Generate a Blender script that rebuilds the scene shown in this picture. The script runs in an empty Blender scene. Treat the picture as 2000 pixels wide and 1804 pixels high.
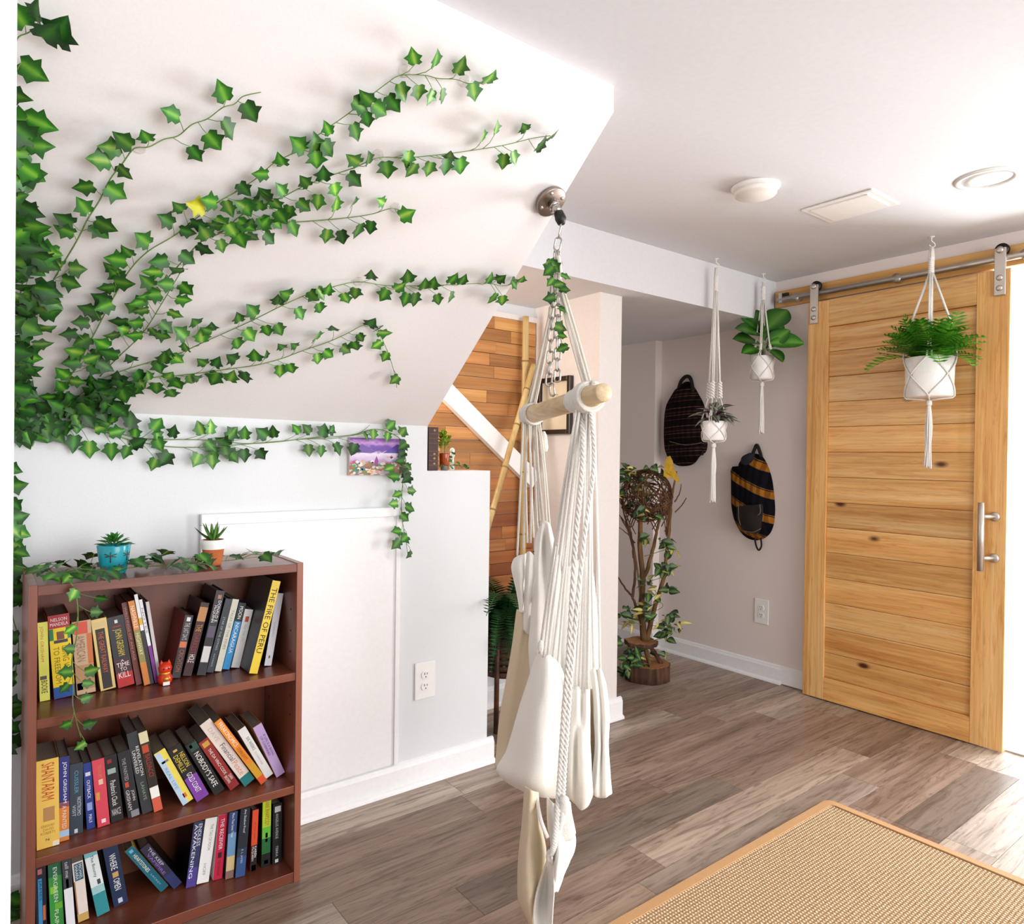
import bpy, math, random
from mathutils import Vector, Matrix, noise
R = random.Random(11)
S = bpy.context.scene
COL = S.collection

# ------------------------------------------------------------------ camera
CAM_H, FPX = 1.2, 1345.4
_a, _b, _c = math.radians(52.4417), math.radians(-0.4035), math.radians(0.7258)
FW = Vector((math.cos(_a)*math.cos(_b), math.sin(_a)*math.cos(_b), math.sin(_b)))
_r = Vector((math.sin(_a), -math.cos(_a), 0)); _u = _r.cross(FW)
RT = _r*math.cos(_c) + _u*math.sin(_c)
UP = -_r*math.sin(_c) + _u*math.cos(_c)
CC = Vector((0, 0, CAM_H))
cam = bpy.data.cameras.new('camera'); cam.sensor_width = 36; cam.lens = FPX*36/2000
cam.clip_start = 0.02
camo = bpy.data.objects.new('camera', cam); COL.objects.link(camo)
m = Matrix.Identity(4)
for i in range(3):
    m[i][0], m[i][1], m[i][2], m[i][3] = RT[i], UP[i], -FW[i], CC[i]
camo.matrix_world = m
S.camera = camo

# ------------------------------------------------------------------ light
S.view_settings.view_transform = 'Standard'
S.view_settings.look = 'None'
S.view_settings.gamma = 1
S.view_settings.use_curve_mapping = False
S.view_settings.exposure = -0.40
W = bpy.data.worlds.new('world'); S.world = W; W.use_nodes = True
W.node_tree.nodes['Background'].inputs[0].default_value = (0.88, 0.94, 1.0, 1)
W.node_tree.nodes['Background'].inputs[1].default_value = 2.5

def area(name, loc, target, sx, sy, power, col=(1, 1, 1)):
    l = bpy.data.lights.new(name, 'AREA'); l.shape = 'RECTANGLE'; l.size = sx; l.size_y = sy
    l.energy = power; l.color = col
    o = bpy.data.objects.new(name, l); COL.objects.link(o); o.location = loc
    d = Vector(target) - Vector(loc)
    o.rotation_euler = d.to_track_quat('-Z', 'Y').to_euler()
    return o
area('assumed_window_light', (1.75, -2.62, 1.25), (1.2, 2.0, 1.1), 2.6, 1.7, 125, (1.0, 1.0, 0.99))  # key light of a window out of view, assumed from the shadows
area('doorway_daylight', (5.55, 0.05, 0.95), (3.2, 0.9, 1.6), 1.3, 1.4, 300, (0.97, 0.99, 1.0))  # daylight through the doorway, from an assumed window in the next room

area('assumed_stairwell_light', (1.05, 2.50, 1.62), (2.2, 2.55, 1.5), .26, .45, 9, (1.0, .86, .72))  # assumed unseen light without a fixture, added to brighten laths and picture wall

# ------------------------------------------------------------------ pixel rays to places
def ray(x, y): return FW + RT*((x-1000)/FPX) - UP*((y-902)/FPX)
def P(x, y, ax, v):
    d = ray(x, y); i = 'xyz'.index(ax); return CC + d*((v-CC[i])/d[i])
def at(x, y, dep): return CC + ray(x, y)*dep
Y0, XW, ZC = 2.195, 3.41, 2.167
XE, SZ0, SY1, SZ1 = 1.295, 1.31, 1.27, 2.10      # stair slope: edge, foot height, top
SN = Vector((0, SZ1-SZ0, Y0-SY1)).normalized()
def on_wall(x, y, off=0.0):
    """point on the sloped soffit, or on the knee wall under it"""
    d = ray(x, y); p0 = Vector((0, Y0, SZ0))
    p = CC + d*(((p0-CC).dot(SN)-off)/d.dot(SN))
    if p.z >= SZ0 - 0.0: return p, -SN
    return P(x, y, 'y', Y0-off), Vector((0, -1, 0))

# ------------------------------------------------------------------ materials
def lin(h):
    if not isinstance(h, str): return tuple(h)+((1,) if len(h) == 3 else ())
    h = h.lstrip('#'); v = [int(h[i:i+2], 16)/255 for i in (0, 2, 4)]
    return tuple(c/12.92 if c <= .04045 else ((c+.055)/1.055)**2.4 for c in v)+(1,)
MATS = {}
class NT:
    def __init__(s, name):
        s.m = bpy.data.materials.new(name); s.m.use_nodes = True
        s.t = s.m.node_tree; s.b = s.t.nodes['Principled BSDF']
    def n(s, typ, **kw):
        o = s.t.nodes.new(typ)
        for k, v in kw.items():
            if k.startswith('_'): setattr(o, k[1:], v)
            else: o.inputs[k].default_value = v
        return o
    def l(s, a, b): s.t.links.new(a, b)
    def ramp(s, fac, stops):
        r = s.n('ShaderNodeValToRGB'); e = r.color_ramp.elements
        while len(e) < len(stops): e.new(0.5)
        for el, (p, c) in zip(e, stops): el.position = p; el.color = lin(c)
        s.l(fac, r.inputs[0]); return r.outputs[0]
    def mix(s, fac, a, b, mode='MIX'):
        x = s.n('ShaderNodeMix', _data_type='RGBA', _blend_type=mode)
        for v, i in ((fac, 0), (a, 6), (b, 7)):
            if hasattr(v, 'links'): s.l(v, x.inputs[i])
            else: x.inputs[i].default_value = v if i == 0 else lin(v)
        return x.outputs[2]
    def bump(s, h, st=.2, dist=.01):
        b = s.n('ShaderNodeBump', Strength=st, Distance=dist); s.l(h, b.inputs['Height']); s.l(b.outputs[0], s.b.inputs['Normal'])
    def coords(s, scale=(1, 1, 1), rnd=0, kind='Object'):
        tc = s.n('ShaderNodeTexCoord'); mp = s.n('ShaderNodeMapping'); mp.inputs['Scale'].default_value = scale
        src = tc.outputs[kind]
        if rnd:
            oi = s.n('ShaderNodeObjectInfo'); ad = s.n('ShaderNodeVectorMath', _operation='MULTIPLY_ADD')
            mul = s.n('ShaderNodeMath', _operation='MULTIPLY'); s.l(oi.outputs['Random'], mul.inputs[0]); mul.inputs[1].default_value = rnd
            s.l(src, ad.inputs[0]); ad.inputs[1].default_value = (1, 1, 1); s.l(mul.outputs[0], ad.inputs[2]); src = ad.outputs[0]
        s.l(src, mp.inputs[0]); return mp.outputs[0]

def plain(name, col, rough=.5, metal=0, var=0, bump=0, bscale=60, spec=None, sheen=0, trans=0):
    if name in MATS: return MATS[name]
    t = NT(name); t.b.inputs['Roughness'].default_value = rough; t.b.inputs['Metallic'].default_value = metal
    if spec is not None: t.b.inputs['Specular IOR Level'].default_value = spec
    if trans:
        t.b.inputs['Transmission Weight'].default_value = trans
    no = t.n('ShaderNodeTexNoise', Scale=bscale, Detail=3.0); t.l(t.coords(), no.inputs['Vector'])
    c = lin(col); v = max(var, .02)
    d = tuple(min(1, k*(1-v)) for k in c[:3]); e = tuple(min(1, k*(1+v)) for k in c[:3])
    t.l(t.ramp(no.outputs[0], [(.3, d), (.7, e)]), t.b.inputs['Base Color'])
    if bump: t.bump(no.outputs[0], bump, .004)
    MATS[name] = t.m; return t.m

def wood(name, dark, mid, light, axis, rough=.4, fine=70, long=2.2, knots=0, use_color=False, rnd=7, bump=.12, kcol='#4a1d0a', vary=0, fm=.55, streak=None):
    """grain runs along axis (0 x, 1 y, 2 z)"""
    if name in MATS: return MATS[name]
    t = NT(name); t.b.inputs['Roughness'].default_value = rough
    sc = [fine*.25]*3; sc[axis] = long*.25
    co = t.coords(tuple(sc), rnd)
    n1 = t.n('ShaderNodeTexNoise', Scale=1.0, Detail=6.0, Roughness=.6, Distortion=.6); t.l(co, n1.inputs['Vector'])
    sc2 = [fine*1.6]*3; sc2[axis] = long*1.2
    n2 = t.n('ShaderNodeTexNoise', Scale=1.0, Detail=4.0); t.l(t.coords(tuple(sc2), rnd), n2.inputs['Vector'])
    c = t.ramp(n1.outputs[0], [(.28, dark), (.5, mid), (.72, light)])
    f = t.ramp(n2.outputs[0], [(.35, (.72, .70, .68)), (.62, (1, 1, 1))])
    c = t.mix(fm, c, f, 'MULTIPLY')
    if streak:
        sc3 = [fine*.9]*3; sc3[axis] = long*2.2
        n3 = t.n('ShaderNodeTexNoise', Scale=1.0, Detail=8.0, Roughness=.7, Distortion=1.5); t.l(t.coords(tuple(sc3), rnd*1.7), n3.inputs['Vector'])
        c = t.mix(.75, c, t.ramp(n3.outputs[0], [(.36, streak), (.52, (1, 1, 1))]), 'MULTIPLY')
    if use_color:
        oi = t.n('ShaderNodeObjectInfo'); c = t.mix(1.0, c, oi.outputs['Color'], 'MULTIPLY')
    if vary:
        oi = t.n('ShaderNodeObjectInfo'); mr = t.n('ShaderNodeMapRange'); mr.inputs[3].default_value = 1-vary; mr.inputs[4].default_value = 1+vary*.3
        t.l(oi.outputs['Random'], mr.inputs[0]); hs = t.n('ShaderNodeHueSaturation'); t.l(c, hs.inputs['Color']); t.l(mr.outputs[0], hs.inputs['Value']); c = hs.outputs[0]
    if knots:
        sk = [1/knots*.9]*3; sk[axis] = .45/knots
        vo = t.n('ShaderNodeTexVoronoi', Scale=1.0, Randomness=1.0); t.l(t.coords(tuple(sk), rnd), vo.inputs['Vector'])
        k = t.ramp(vo.outputs['Distance'], [(.035, (0, 0, 0)), (.085, (1, 1, 1))])
        kk = t.n('ShaderNodeRGBToBW'); t.l(k, kk.inputs[0])
        c = t.mix(kk.outputs[0], kcol, c)
    t.l(c, t.b.inputs['Base Color'])
    if bump: t.bump(n2.outputs[0], bump, .002)
    MATS[name] = t.m; return t.m

def leafmat(name, edge, mid, vein, rough=.42, stripe=None, trans=.0):
    t = NT(name); t.b.inputs['Roughness'].default_value = rough
    at_ = t.n('ShaderNodeAttribute', _attribute_name='vein')
    oi = t.n('ShaderNodeObjectInfo')
    no = t.n('ShaderNodeTexNoise', Scale=55.0, Detail=3.0); t.l(t.coords(rnd=3), no.inputs['Vector'])
    c = t.ramp(at_.outputs['Fac'], [(0, edge), (.5, mid), (.97, vein)])
    hs = t.n('ShaderNodeHueSaturation'); t.l(c, hs.inputs['Color'])
    mr = t.n('ShaderNodeMapRange'); mr.inputs[3].default_value = .55; mr.inputs[4].default_value = 1.35
    t.l(oi.outputs['Random'], mr.inputs[0]); t.l(mr.outputs[0], hs.inputs['Value'])
    c2 = t.mix(.5, hs.outputs[0], t.ramp(no.outputs[0], [(.3, (.6, .6, .6)), (.7, (1, 1, 1))]), 'MULTIPLY')
    t.l(c2, t.b.inputs['Base Color'])
    if trans:
        t.b.inputs['Subsurface Weight'].default_value = 0
    MATS[name] = t.m; return t.m

M_wall = plain('paint_warm_white', '#e8e3e3', .6, bump=.02, bscale=180, var=.01)
M_knee = plain('paint_cool_white', '#e0e3e6', .55, bump=.02, bscale=180, var=.01)
M_bag = plain('paint_greige', '#ebe0db', .6, bump=.02, bscale=180, var=.01)
M_ceil = plain('paint_ceiling', '#dddde1', .75, var=.01)
M_trim = plain('paint_trim_gloss', '#f6f6f7', .3, var=.01)
M_white = plain('white_plastic', '#f2f1ef', .35)
M_dark = plain('dark_slot', '#2a2a2c', .5)
M_steel = plain('brushed_steel', '#c9c2ba', .42, 1, bump=.05, bscale=300)
M_chain = plain('zinc_chain', '#b9b4ae', .22, 1)
M_black = plain('black_rubber', '#0b0b0c', .5)
M_cord = plain('cotton_cord', '#e6dfd3', .9, bump=.6, bscale=420, var=.1)
M_cordw = plain('white_macrame_cord', '#f0ece6', .9, bump=.6, bscale=420, var=.08)
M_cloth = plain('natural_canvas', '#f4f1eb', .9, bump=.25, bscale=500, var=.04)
M_cloth_shade = plain('shaded_canvas', '#decdb0', .9, bump=.25, bscale=500, var=.05)  # same canvas as M_cloth; shade of the inner faces painted in as tan
M_dowel = wood('pale_dowel_wood', '#c9a77c', '#dcc39d', '#ead8ba', 1, .5, 60)
M_pine_h = wood('pine_across', '#d0934e', '#e8b46e', '#f4ce92', 1, .38, 60, 1.6, knots=.20, vary=.22, streak='#e6c79c')
M_pine_v = wood('pine_upright', '#d0934e', '#e8b46e', '#f4ce92', 2, .38, 60, 1.6, knots=.16, streak='#e6c79c')
M_shelf = wood('cherry_laminate', '#5c2c1e', '#7a402d', '#8d523b', 0, .32, 40, 2, rnd=0, bump=.04)
M_shelfv = wood('cherry_laminate_upright', '#683426', '#8a503e', '#9d614d', 2, .32, 40, 2, rnd=0, bump=.04)
M_shelfb = wood('cherry_laminate_back', '#5b2e1c', '#7b4027', '#8c4d31', 2, .4, 30, 2, rnd=0, bump=.03)
M_floor = wood('vinyl_oak_plank', '#b5a89e', '#e6dcd3', '#fffaf4', 0, .42, 46, 2.0, use_color=True, rnd=9, bump=.06, fm=.75, streak='#a3958b')
M_lath = wood('reclaimed_lath', '#a2703f', '#bd8a54', '#d0a36c', 0, .6, 70, 2.6, use_color=True, rnd=9, bump=.25)
M_bamboo = wood('bamboo_cane', '#a9884e', '#c2a469', '#d8c08a', 2, .4, 50, 1.5, rnd=5, bump=.05)
M_bark = wood('rough_bark', '#2e1c12', '#553625', '#7b5a40', 2, .9, 90, 12, rnd=3, bump=.8)
M_stump = wood('cut_stump_face', '#8a5731', '#b17a4b', '#c7945f', 0, .8, 60, 30, rnd=3, bump=.2)
M_twig = wood('twig_bark', '#3b2415', '#5d3c24', '#86603c', 2, .85, 90, 10, rnd=3, bump=.5)
M_trunk = wood('branch_bark', '#4f3520', '#74532f', '#96703f', 2, .85, 70, 8, rnd=3, bump=.5)
M_stem = plain('ivy_stem', '#6d8a45', .6, var=.15)
M_ivy = leafmat('ivy_leaf', '#17520f', '#2a7419', '#6aa62c', .48)
M_ivyl = leafmat('ivy_leaf_bright', '#2b6a1e', '#46902f', '#9cc44a', .42)
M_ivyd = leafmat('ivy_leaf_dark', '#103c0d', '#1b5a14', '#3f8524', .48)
M_ivyy = leafmat('ivy_leaf_yellowing', '#a8b01c', '#c7c528', '#d9d53c', .42)
M_fern = leafmat('fern_green', '#3c8a17', '#5fae22', '#8bcb35', .45)
M_fernd = leafmat('fern_dark_green', '#1a4420', '#28602c', '#4a8a40', .5)
M_fig = leafmat('fiddle_leaf', '#225a14', '#357a20', '#6aa63c', .3)
M_wander = leafmat('striped_purple_leaf', '#2a3a28', '#b3b8aa', '#4a4a3c', .35)
M_wanderp = leafmat('purple_leaf', '#3a1622', '#5c2534', '#42303a', .4)
M_aloe = leafmat('aloe_green', '#2c5a24', '#4c8434', '#7fae4e', .4)
M_rosette = leafmat('rosette_green', '#1d6a22', '#2f8a2f', '#56a840', .4)
M_moss = leafmat('lime_sprig', '#5a8a10', '#88ad1c', '#b9cf3a', .5)
M_soil = plain('soil', '#3a2418', .95, bump=.8, bscale=150, var=.3)
M_pebble = plain('pebbles', '#a98b73', .9, bump=.9, bscale=220, var=.35)
M_pot = plain('white_ceramic', '#f3f2f0', .32)
M_terra = plain('terracotta', '#c06a37', .8, bump=.15, var=.06)
M_clear = plain('clear_plastic', '#f6efea', .15, spec=.5)
M_clear.node_tree.nodes['Principled BSDF'].inputs['Alpha'].default_value = .32
M_paper = plain('page_paper', '#8f8577', .9, bump=.4, bscale=260, var=.1)

# ------------------------------------------------------------------ mesh helpers
class MB:
    def __init__(s): s.v, s.f, s.smooth, s.vein = [], [], [], {}
    def add(s, vs, fs, sm=False):
        o = len(s.v); s.v += [tuple(p) for p in vs]; s.f += [tuple(i+o for i in f) for f in fs]; s.smooth += [sm]*len(fs); return s
    def box(s, x0, x1, y0, y1, z0, z1, M=None):
        vs = [Vector((x, y, z)) for z in (z0, z1) for y in (y0, y1) for x in (x0, x1)]
        if M: vs = [M @ v for v in vs]
        return s.add(vs, [(0, 2, 3, 1), (4, 5, 7, 6), (0, 1, 5, 4), (2, 6, 7, 3), (0, 4, 6, 2), (1, 3, 7, 5)])
    def prism(s, poly, axis, a, b, M=None):
        """poly of 2d points extruded along axis from a to b"""
        def mk(p, t): q = list(p); q.insert(axis, t); v = Vector(q); return M @ v if M else v
        n = len(poly); vs = [mk(p, a) for p in poly]+[mk(p, b) for p in poly]
        fs = [tuple(range(n))[::-1], tuple(range(n, 2*n))]+[(i, (i+1) % n, n+(i+1) % n, n+i) for i in range(n)]
        return s.add(vs, fs)
    def tube(s, pts, rad, n=8, caps=True, closed=False):
        pts = [Vector(p) for p in pts]; k = len(pts)
        rs = rad if isinstance(rad, (list, tuple)) else [rad]*k
        vs, fs = [], []; ref = None
        for i, p in enumerate(pts):
            if closed: d = pts[(i+1) % k]-pts[i-1]
            else: d = pts[min(i+1, k-1)]-pts[max(i-1, 0)]
            if d.length < 1e-9: d = Vector((0, 0, 1))
            d.normalize()
            if ref is None: ref = d.orthogonal().normalized()
            ref = ref - d*ref.dot(d)
            ref = ref.normalized() if ref.length > 1e-6 else d.orthogonal().normalized()
            b = d.cross(ref)
            for j in range(n):
                t = 2*math.pi*j/n; vs.append(p+(ref*math.cos(t)+b*math.sin(t))*rs[i])
        for i in range(k if closed else k-1):
            for j in range(n):
                a, c = i*n+j, i*n+(j+1) % n; e = ((i+1) % k)*n
                fs.append((a, c, e+(j+1) % n, e+j))
        if caps and not closed: fs += [tuple(range(n))[::-1], tuple(range((k-1)*n, k*n))]
        return s.add(vs, fs, True)
    def lathe(s, prof, c, n=32, caps=True, M=None):
        vs, fs = [], []
        for r_, z in prof:
            for j in range(n):
                t = 2*math.pi*j/n; v = Vector((r_*math.cos(t), r_*math.sin(t), z))
                vs.append((M @ v if M else v)+Vector(c))
        for i in range(len(prof)-1):
            for j in range(n):
                k = (j+1) % n; fs.append((i*n+j, i*n+k, (i+1)*n+k, (i+1)*n+j))
        if caps: fs += [tuple(range(n))[::-1], tuple(range((len(prof)-1)*n, len(prof)*n))]
        return s.add(vs, fs, True)
    def ball(s, c, r, n=10, sc=(1, 1, 1)):
        vs, fs = [], []
        k = n//2
        for i in range(k+1):
            ph = math.pi*i/k
            for j in range(n):
                t = 2*math.pi*j/n
                vs.append(Vector(c)+Vector((r*sc[0]*math.sin(ph)*math.cos(t), r*sc[1]*math.sin(ph)*math.sin(t), r*sc[2]*math.cos(ph))))
        for i in range(k):
            for j in range(n): fs.append((i*n+j, (i+1)*n+j, (i+1)*n+(j+1) % n, i*n+(j+1) % n))
        return s.add(vs, fs, True)
    def mesh(s, name, mat=None):
        me = bpy.data.meshes.new(name); me.from_pydata(s.v, [], s.f)
        me.polygons.foreach_set('use_smooth', s.smooth)
        if s.vein:
            a = me.attributes.new('vein', 'FLOAT', 'POINT')
            for i in range(len(s.v)): a.data[i].value = s.vein.get(i, 0.0)
        if mat: me.materials.append(mat)
        me.update(); return me

def link(name, me, parent=None, M=None, color=None):
    o = bpy.data.objects.new(name, me); COL.objects.link(o)
    if parent is not None: o.parent = parent
    if M is not None: o.matrix_basis = M
    if color is not None: o.color = lin(color)
    return o
def obj(name, mb, mat, parent=None, bevel=0, seg=2, **kw):
    o = link(name, mb.mesh(name, mat), parent, **kw)
    if bevel:
        b = o.modifiers.new('bevel', 'BEVEL'); b.width = bevel; b.segments = seg; b.limit_method = 'ANGLE'
    return o
def tag(o, label, cat, group=None, kind=None):
    o['label'] = label; o['category'] = cat
    if group: o['group'] = group
    if kind: o['kind'] = kind
    return o
def thing(name, loc, label, cat, group=None):
    o = bpy.data.objects.new(name, None); COL.objects.link(o); o.empty_display_size = .05
    o.location = loc; return tag(o, label, cat, group)
def part(name, mb, mat, root, bevel=0, **kw):
    """a part given in world coordinates under a root"""
    o = obj(name, mb, mat, root, bevel, **kw)
    p = root; M = Matrix.Identity(4)
    while p is not None: M = p.matrix_basis @ M; p = p.parent
    o.matrix_basis = M.inverted() @ (kw.get('M') or Matrix.Identity(4)); return o
def struct(name, mb, mat, label, cat, bevel=0):
    return tag(obj(name, mb, mat, None, bevel), label, cat, kind='structure')
def text_mesh(body, mat, w, h, extrude=.0):
    cu = bpy.data.curves.new('lettering', 'FONT'); cu.body = body; cu.align_x = 'CENTER'; cu.align_y = 'CENTER'
    cu.resolution_u = 2
    o = bpy.data.objects.new('lettering', cu); COL.objects.link(o)
    dg = bpy.context.evaluated_depsgraph_get()
    me = bpy.data.meshes.new_from_object(o.evaluated_get(dg)); bpy.data.objects.remove(o)
    xs = [v.co.x for v in me.vertices]; ys = [v.co.y for v in me.vertices]
    if not xs: return me
    sx = w/(max(xs)-min(xs)); sy = h/(max(ys)-min(ys)); cx = (max(xs)+min(xs))/2; cy = (max(ys)+min(ys))/2
    for v in me.vertices: v.co = ((v.co.x-cx)*sx, (v.co.y-cy)*sy, 0)
    me.materials.clear(); me.materials.append(mat); return me

# ------------------------------------------------------------------ room shell
XL, YB = -1.9, -2.7
flo = struct('floor', MB().box(XL, 5.7, YB, 3.6, -.06, -.004), plain('subfloor', '#3d3833', .9), 'greyish brown oak plank floor of the room', 'floor')
tones = ['#d9cfc4', '#c8b8aa', '#b9a596', '#a99486', '#9a8678', '#bdb2a8', '#cfc6bd', '#b19d91', '#8f8379', '#dcd6cd']
fixed = {  # row index: joints along x, tones
 8: ([1.35, 2.71], [3, 7, 1]), 7: ([1.7, 2.93], [4, 2, 0]), 6: ([.75, 1.96, 3.2], [5, 4, 7, 5]), 5: ([1.05, 2.20], [4, 8, 3]),
 4: ([1.6, 2.86], [7, 1, 3]), 3: ([1.48, 2.63], [2, 5, 7]), 2: ([.6, 2.42, 3.15], [3, 7, 7, 0]), 1: ([1.5, 2.42, 3.135], [8, 4, 8, 6]), 0: ([1.2, 2.45], [5, 0, 6]), -1: ([.9, 2.83], [4, 9, 2])}
row = -25
while True:
    y0 = .885 + .143*(row-1) ; y1 = y0+.143
    if y0 > 3.5: break
    if y1 > YB:
        if row in fixed: js, ts = fixed[row]
        else:
            x = XL+R.uniform(.3, 1.2); js = []
            while x < 5.5: js.append(x); x += 1.22
            ts = [R.randrange(10) for _ in range(len(js)+1)]
        ed = [XL]+list(js)+[5.7]
        if row in fixed: ed = sorted(set(ed+[js[-1]+1.3] if js[-1]+1.3 < 5.6 else ed)); ts = list(ts)+[R.randrange(10)]
        for i in range(len(ed)-1):
            mb = MB().box(ed[i]+.0006, ed[i+1]-.0006, y0+.0006, y1-.0006, -.006, 0)
            obj('floor_plank', mb, M_floor, flo, color=tones[ts[i % len(ts)]])
    row += 1

# knee wall and sloped stair soffit
struct('wall_front', MB().box(XL, XE, Y0, Y0+.12, 0, SZ0).box(XE, 1.58, Y0, Y0+.12, 0, 1.146), M_knee, 'white knee wall under the sloping stair soffit', 'wall')
struct('wall_slope', MB().prism([(Y0, SZ0), (SY1, SZ1), (SY1, ZC), (Y0+.12, ZC), (Y0+.12, SZ0)], 0, XL, XE), M_wall, 'sloping white soffit over the bookcase covered with ivy', 'wall')
struct('wall_left', MB().box(-.16, .030, 1.02, 1.14, 0, ZC), M_trim, 'bright white wall end at the left edge of the picture', 'wall')
struct('wall_side', MB().box(XL-.1, XL, YB, 3.6, 0, ZC), M_wall, 'side wall of the room behind the wall end', 'wall')
# ceiling, dropped part
struct('ceiling', MB().box(XL, 5.7, YB, 2.103, ZC, ZC+.08), M_ceil, 'flat white ceiling with round lights and a vent', 'ceiling')
struct('ceiling_beam', MB().box(.9, 3.47, 2.103, 3.6, 1.945, ZC+.08), M_ceil, 'dropped white ceiling box crossing behind the swing chair', 'ceiling')
# bag / door wall
XF = 3.345
wr = struct('wall_right', MB().box(XW, 3.53, 1.09, 2.89, 0, ZC).box(3.35, 3.53, 2.89, 3.6, 0, 1.945).box(XW, 3.53, .10, 1.09, 2.03, ZC).box(XW, 3.53, YB, .10, 0, ZC), M_bag, 'greige wall with two hanging backpacks and the sliding door', 'wall')
struct('wall_beyond', MB().box(3.53, 5.7, 1.10, 1.2, 0, ZC).box(5.7, 5.8, YB, 1.2, 0, .35).box(5.7, 5.8, .75, 1.2, 0, ZC).box(5.7, 5.8, YB, -.65, 0, ZC).box(5.7, 5.8, -.65, .75, 1.8, ZC), M_knee, 'bright white wall of the next room seen through the doorway', 'wall')
# partition with picture
struct('wall_partition', MB().box(2.19, 2.33, 2.215, 3.6, 0, 1.945), plain('paint_partition', '#e9e3e0', .6), 'narrow white partition wall end behind the swing chair', 'wall')
wst = struct('wall_stair', MB().box(.9, 2.19, 2.675, 2.76, 0, 1.945), M_knee, 'stair wall clad with honey coloured wooden laths', 'wall')
struct('wall_far', MB().box(XL, 3.53, 3.55, 3.65, 0, 1.945), M_bag, 'far wall closing the passage', 'wall')
# back wall; its wide glazing is out of view, assumed from the light
struct('wall_back', MB().box(XL, 5.8, YB-.1, YB, 0, .25).box(XL, 5.8, YB-.1, YB, 2.05, ZC).box(XL, -1.4, YB-.1, YB, .25, 2.05).box(3.25, 5.8, YB-.1, YB, .25, 2.05), M_wall, 'wall behind the viewer around the assumed wide window', 'wall')
wf = MB()
for x in (-1.4, .15, 1.7, 3.2): wf.box(x, x+.05, YB-.07, YB-.02, .25, 2.05)
wf.box(-1.4, 3.25, YB-.07, YB-.02, .25, .30).box(-1.4, 3.25, YB-.07, YB-.02, 2.0, 2.05)
struct('window_assumed', wf, M_trim, 'white frame of the assumed wide window behind the viewer', 'window')

# lath cladding
pz, k = 1.868, 0
while pz > .32:
    zb = pz-.0590
    xs = [.95]; x = .95+R.uniform(.15, .6)
    while x < 2.05: xs.append(x); x += R.uniform(.28, .62)
    if k == 0: xs = [.95, 1.93]
    if k == 2: xs = [.95, 1.3, 1.94]
    if k == 4: xs = [.95, 1.25, 1.93]
    xs.append(2.185)
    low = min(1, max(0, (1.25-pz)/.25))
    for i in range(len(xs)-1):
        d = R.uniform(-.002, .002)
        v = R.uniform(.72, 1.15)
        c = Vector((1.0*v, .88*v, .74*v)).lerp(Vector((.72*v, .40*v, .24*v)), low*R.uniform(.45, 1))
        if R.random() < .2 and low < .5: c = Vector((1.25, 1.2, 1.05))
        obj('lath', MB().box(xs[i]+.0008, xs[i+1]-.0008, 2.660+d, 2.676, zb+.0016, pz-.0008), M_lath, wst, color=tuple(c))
    pz = zb; k += 1
obj('cap_strip', MB().box(.95, 2.19, 2.652, 2.676, 1.868, 1.895), M_wall, wst, .002)
# white stringer board crossing the laths
sd = Vector((2.126-1.66, 0, 1.17-1.535)).normalized(); su = Vector((-sd.z, 0, sd.x))
a0 = Vector((1.66, 0, 1.535))-sd*.55; a1 = Vector((2.126, 0, 1.17))+sd*.09
sp = [a0, a1, a1-su*.082, a0-su*.082]
tag(obj('stair_stringer', MB().prism([(p.x, p.z) for p in sp], 1, 2.622, 2.658), M_trim, None, .002), 'white diagonal stair board crossing the wooden laths', 'stair board')

# baseboards
def baseboard(name, a, b, nrm, label, h=.098):
    a, b, n = Vector(a), Vector(b), Vector(nrm)
    d = (b-a).normalized(); mb = MB()
    for prof in ([(0, 0), (.014, 0), (.014, h-.02), (.010, h-.012), (.008, h-.004), (0, h)], [(.013, 0), (.027, 0), (.0255, .008), (.021, .014), (.0135, .018)]):
        vs = [a+n*p+Vector((0, 0, z)) for p, z in prof]+[b+n*p+Vector((0, 0, z)) for p, z in prof]
        q = len(prof)
        mb.add(vs, [tuple(range(q))[::-1], tuple(range(q, 2*q))]+[(i, (i+1) % q, q+(i+1) % q, q+i) for i in range(q)])
    return struct(name, mb, M_trim, label, 'baseboard')
baseboard('baseboard_front', (XL, Y0, 0), (1.607, Y0, 0), (0, -1, 0), 'white baseboard along the knee wall behind the bookcase')
baseboard('baseboard_front_end', (1.58, Y0+.0005, 0), (1.58, 2.315, 0), (1, 0, 0), 'white baseboard on the short end of the knee wall')
baseboard('baseboard_right', (XW, 2.89, 0), (XW, 2.03, 0), (-1, 0, 0), 'white baseboard under the hanging backpacks')
tag(obj('baseboard_plain', MB().box(XW-.013, XW, 1.1, 2.03, .006, .098), M_trim), 'flat white baseboard piece beside the wooden door', 'baseboard', kind='structure')
baseboard('baseboard_recess', (3.35, 3.55, 0), (3.35, 2.876, 0), (-1, 0, 0), 'white baseboard of the recess behind the twig tree')
baseboard('baseboard_partition', (2.163, 2.215, 0), (2.357, 2.215, 0), (0, -1, 0), 'white baseboard at the foot of the partition end')
baseboard('baseboard_partition_side', (2.33, 3.5, 0), (2.33, 2.2155, 0), (1, 0, 0), 'white baseboard along the far side of the partition')
baseboard('baseboard_picture', (2.19, 2.645, 0), (2.19, 2.2155, 0), (-1, 0, 0), 'white baseboard below the framed picture')
baseboard('baseboard_stair', (.95, 2.675, 0), (2.162, 2.675, 0), (0, -1, 0), 'white baseboard behind the floor fern')
baseboard('baseboard_beyond', (3.53, 1.10, 0), (5.7, 1.10, 0), (0, -1, 0), 'white baseboard in the next room right of the door')
tag(obj('trim_1', MB().box(3.39, 3.55, .10, 1.09, 0, .006), plain('threshold_strip', '#a8a49c', .4)), 'grey threshold strip in the doorway', 'threshold', kind='structure')

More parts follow.
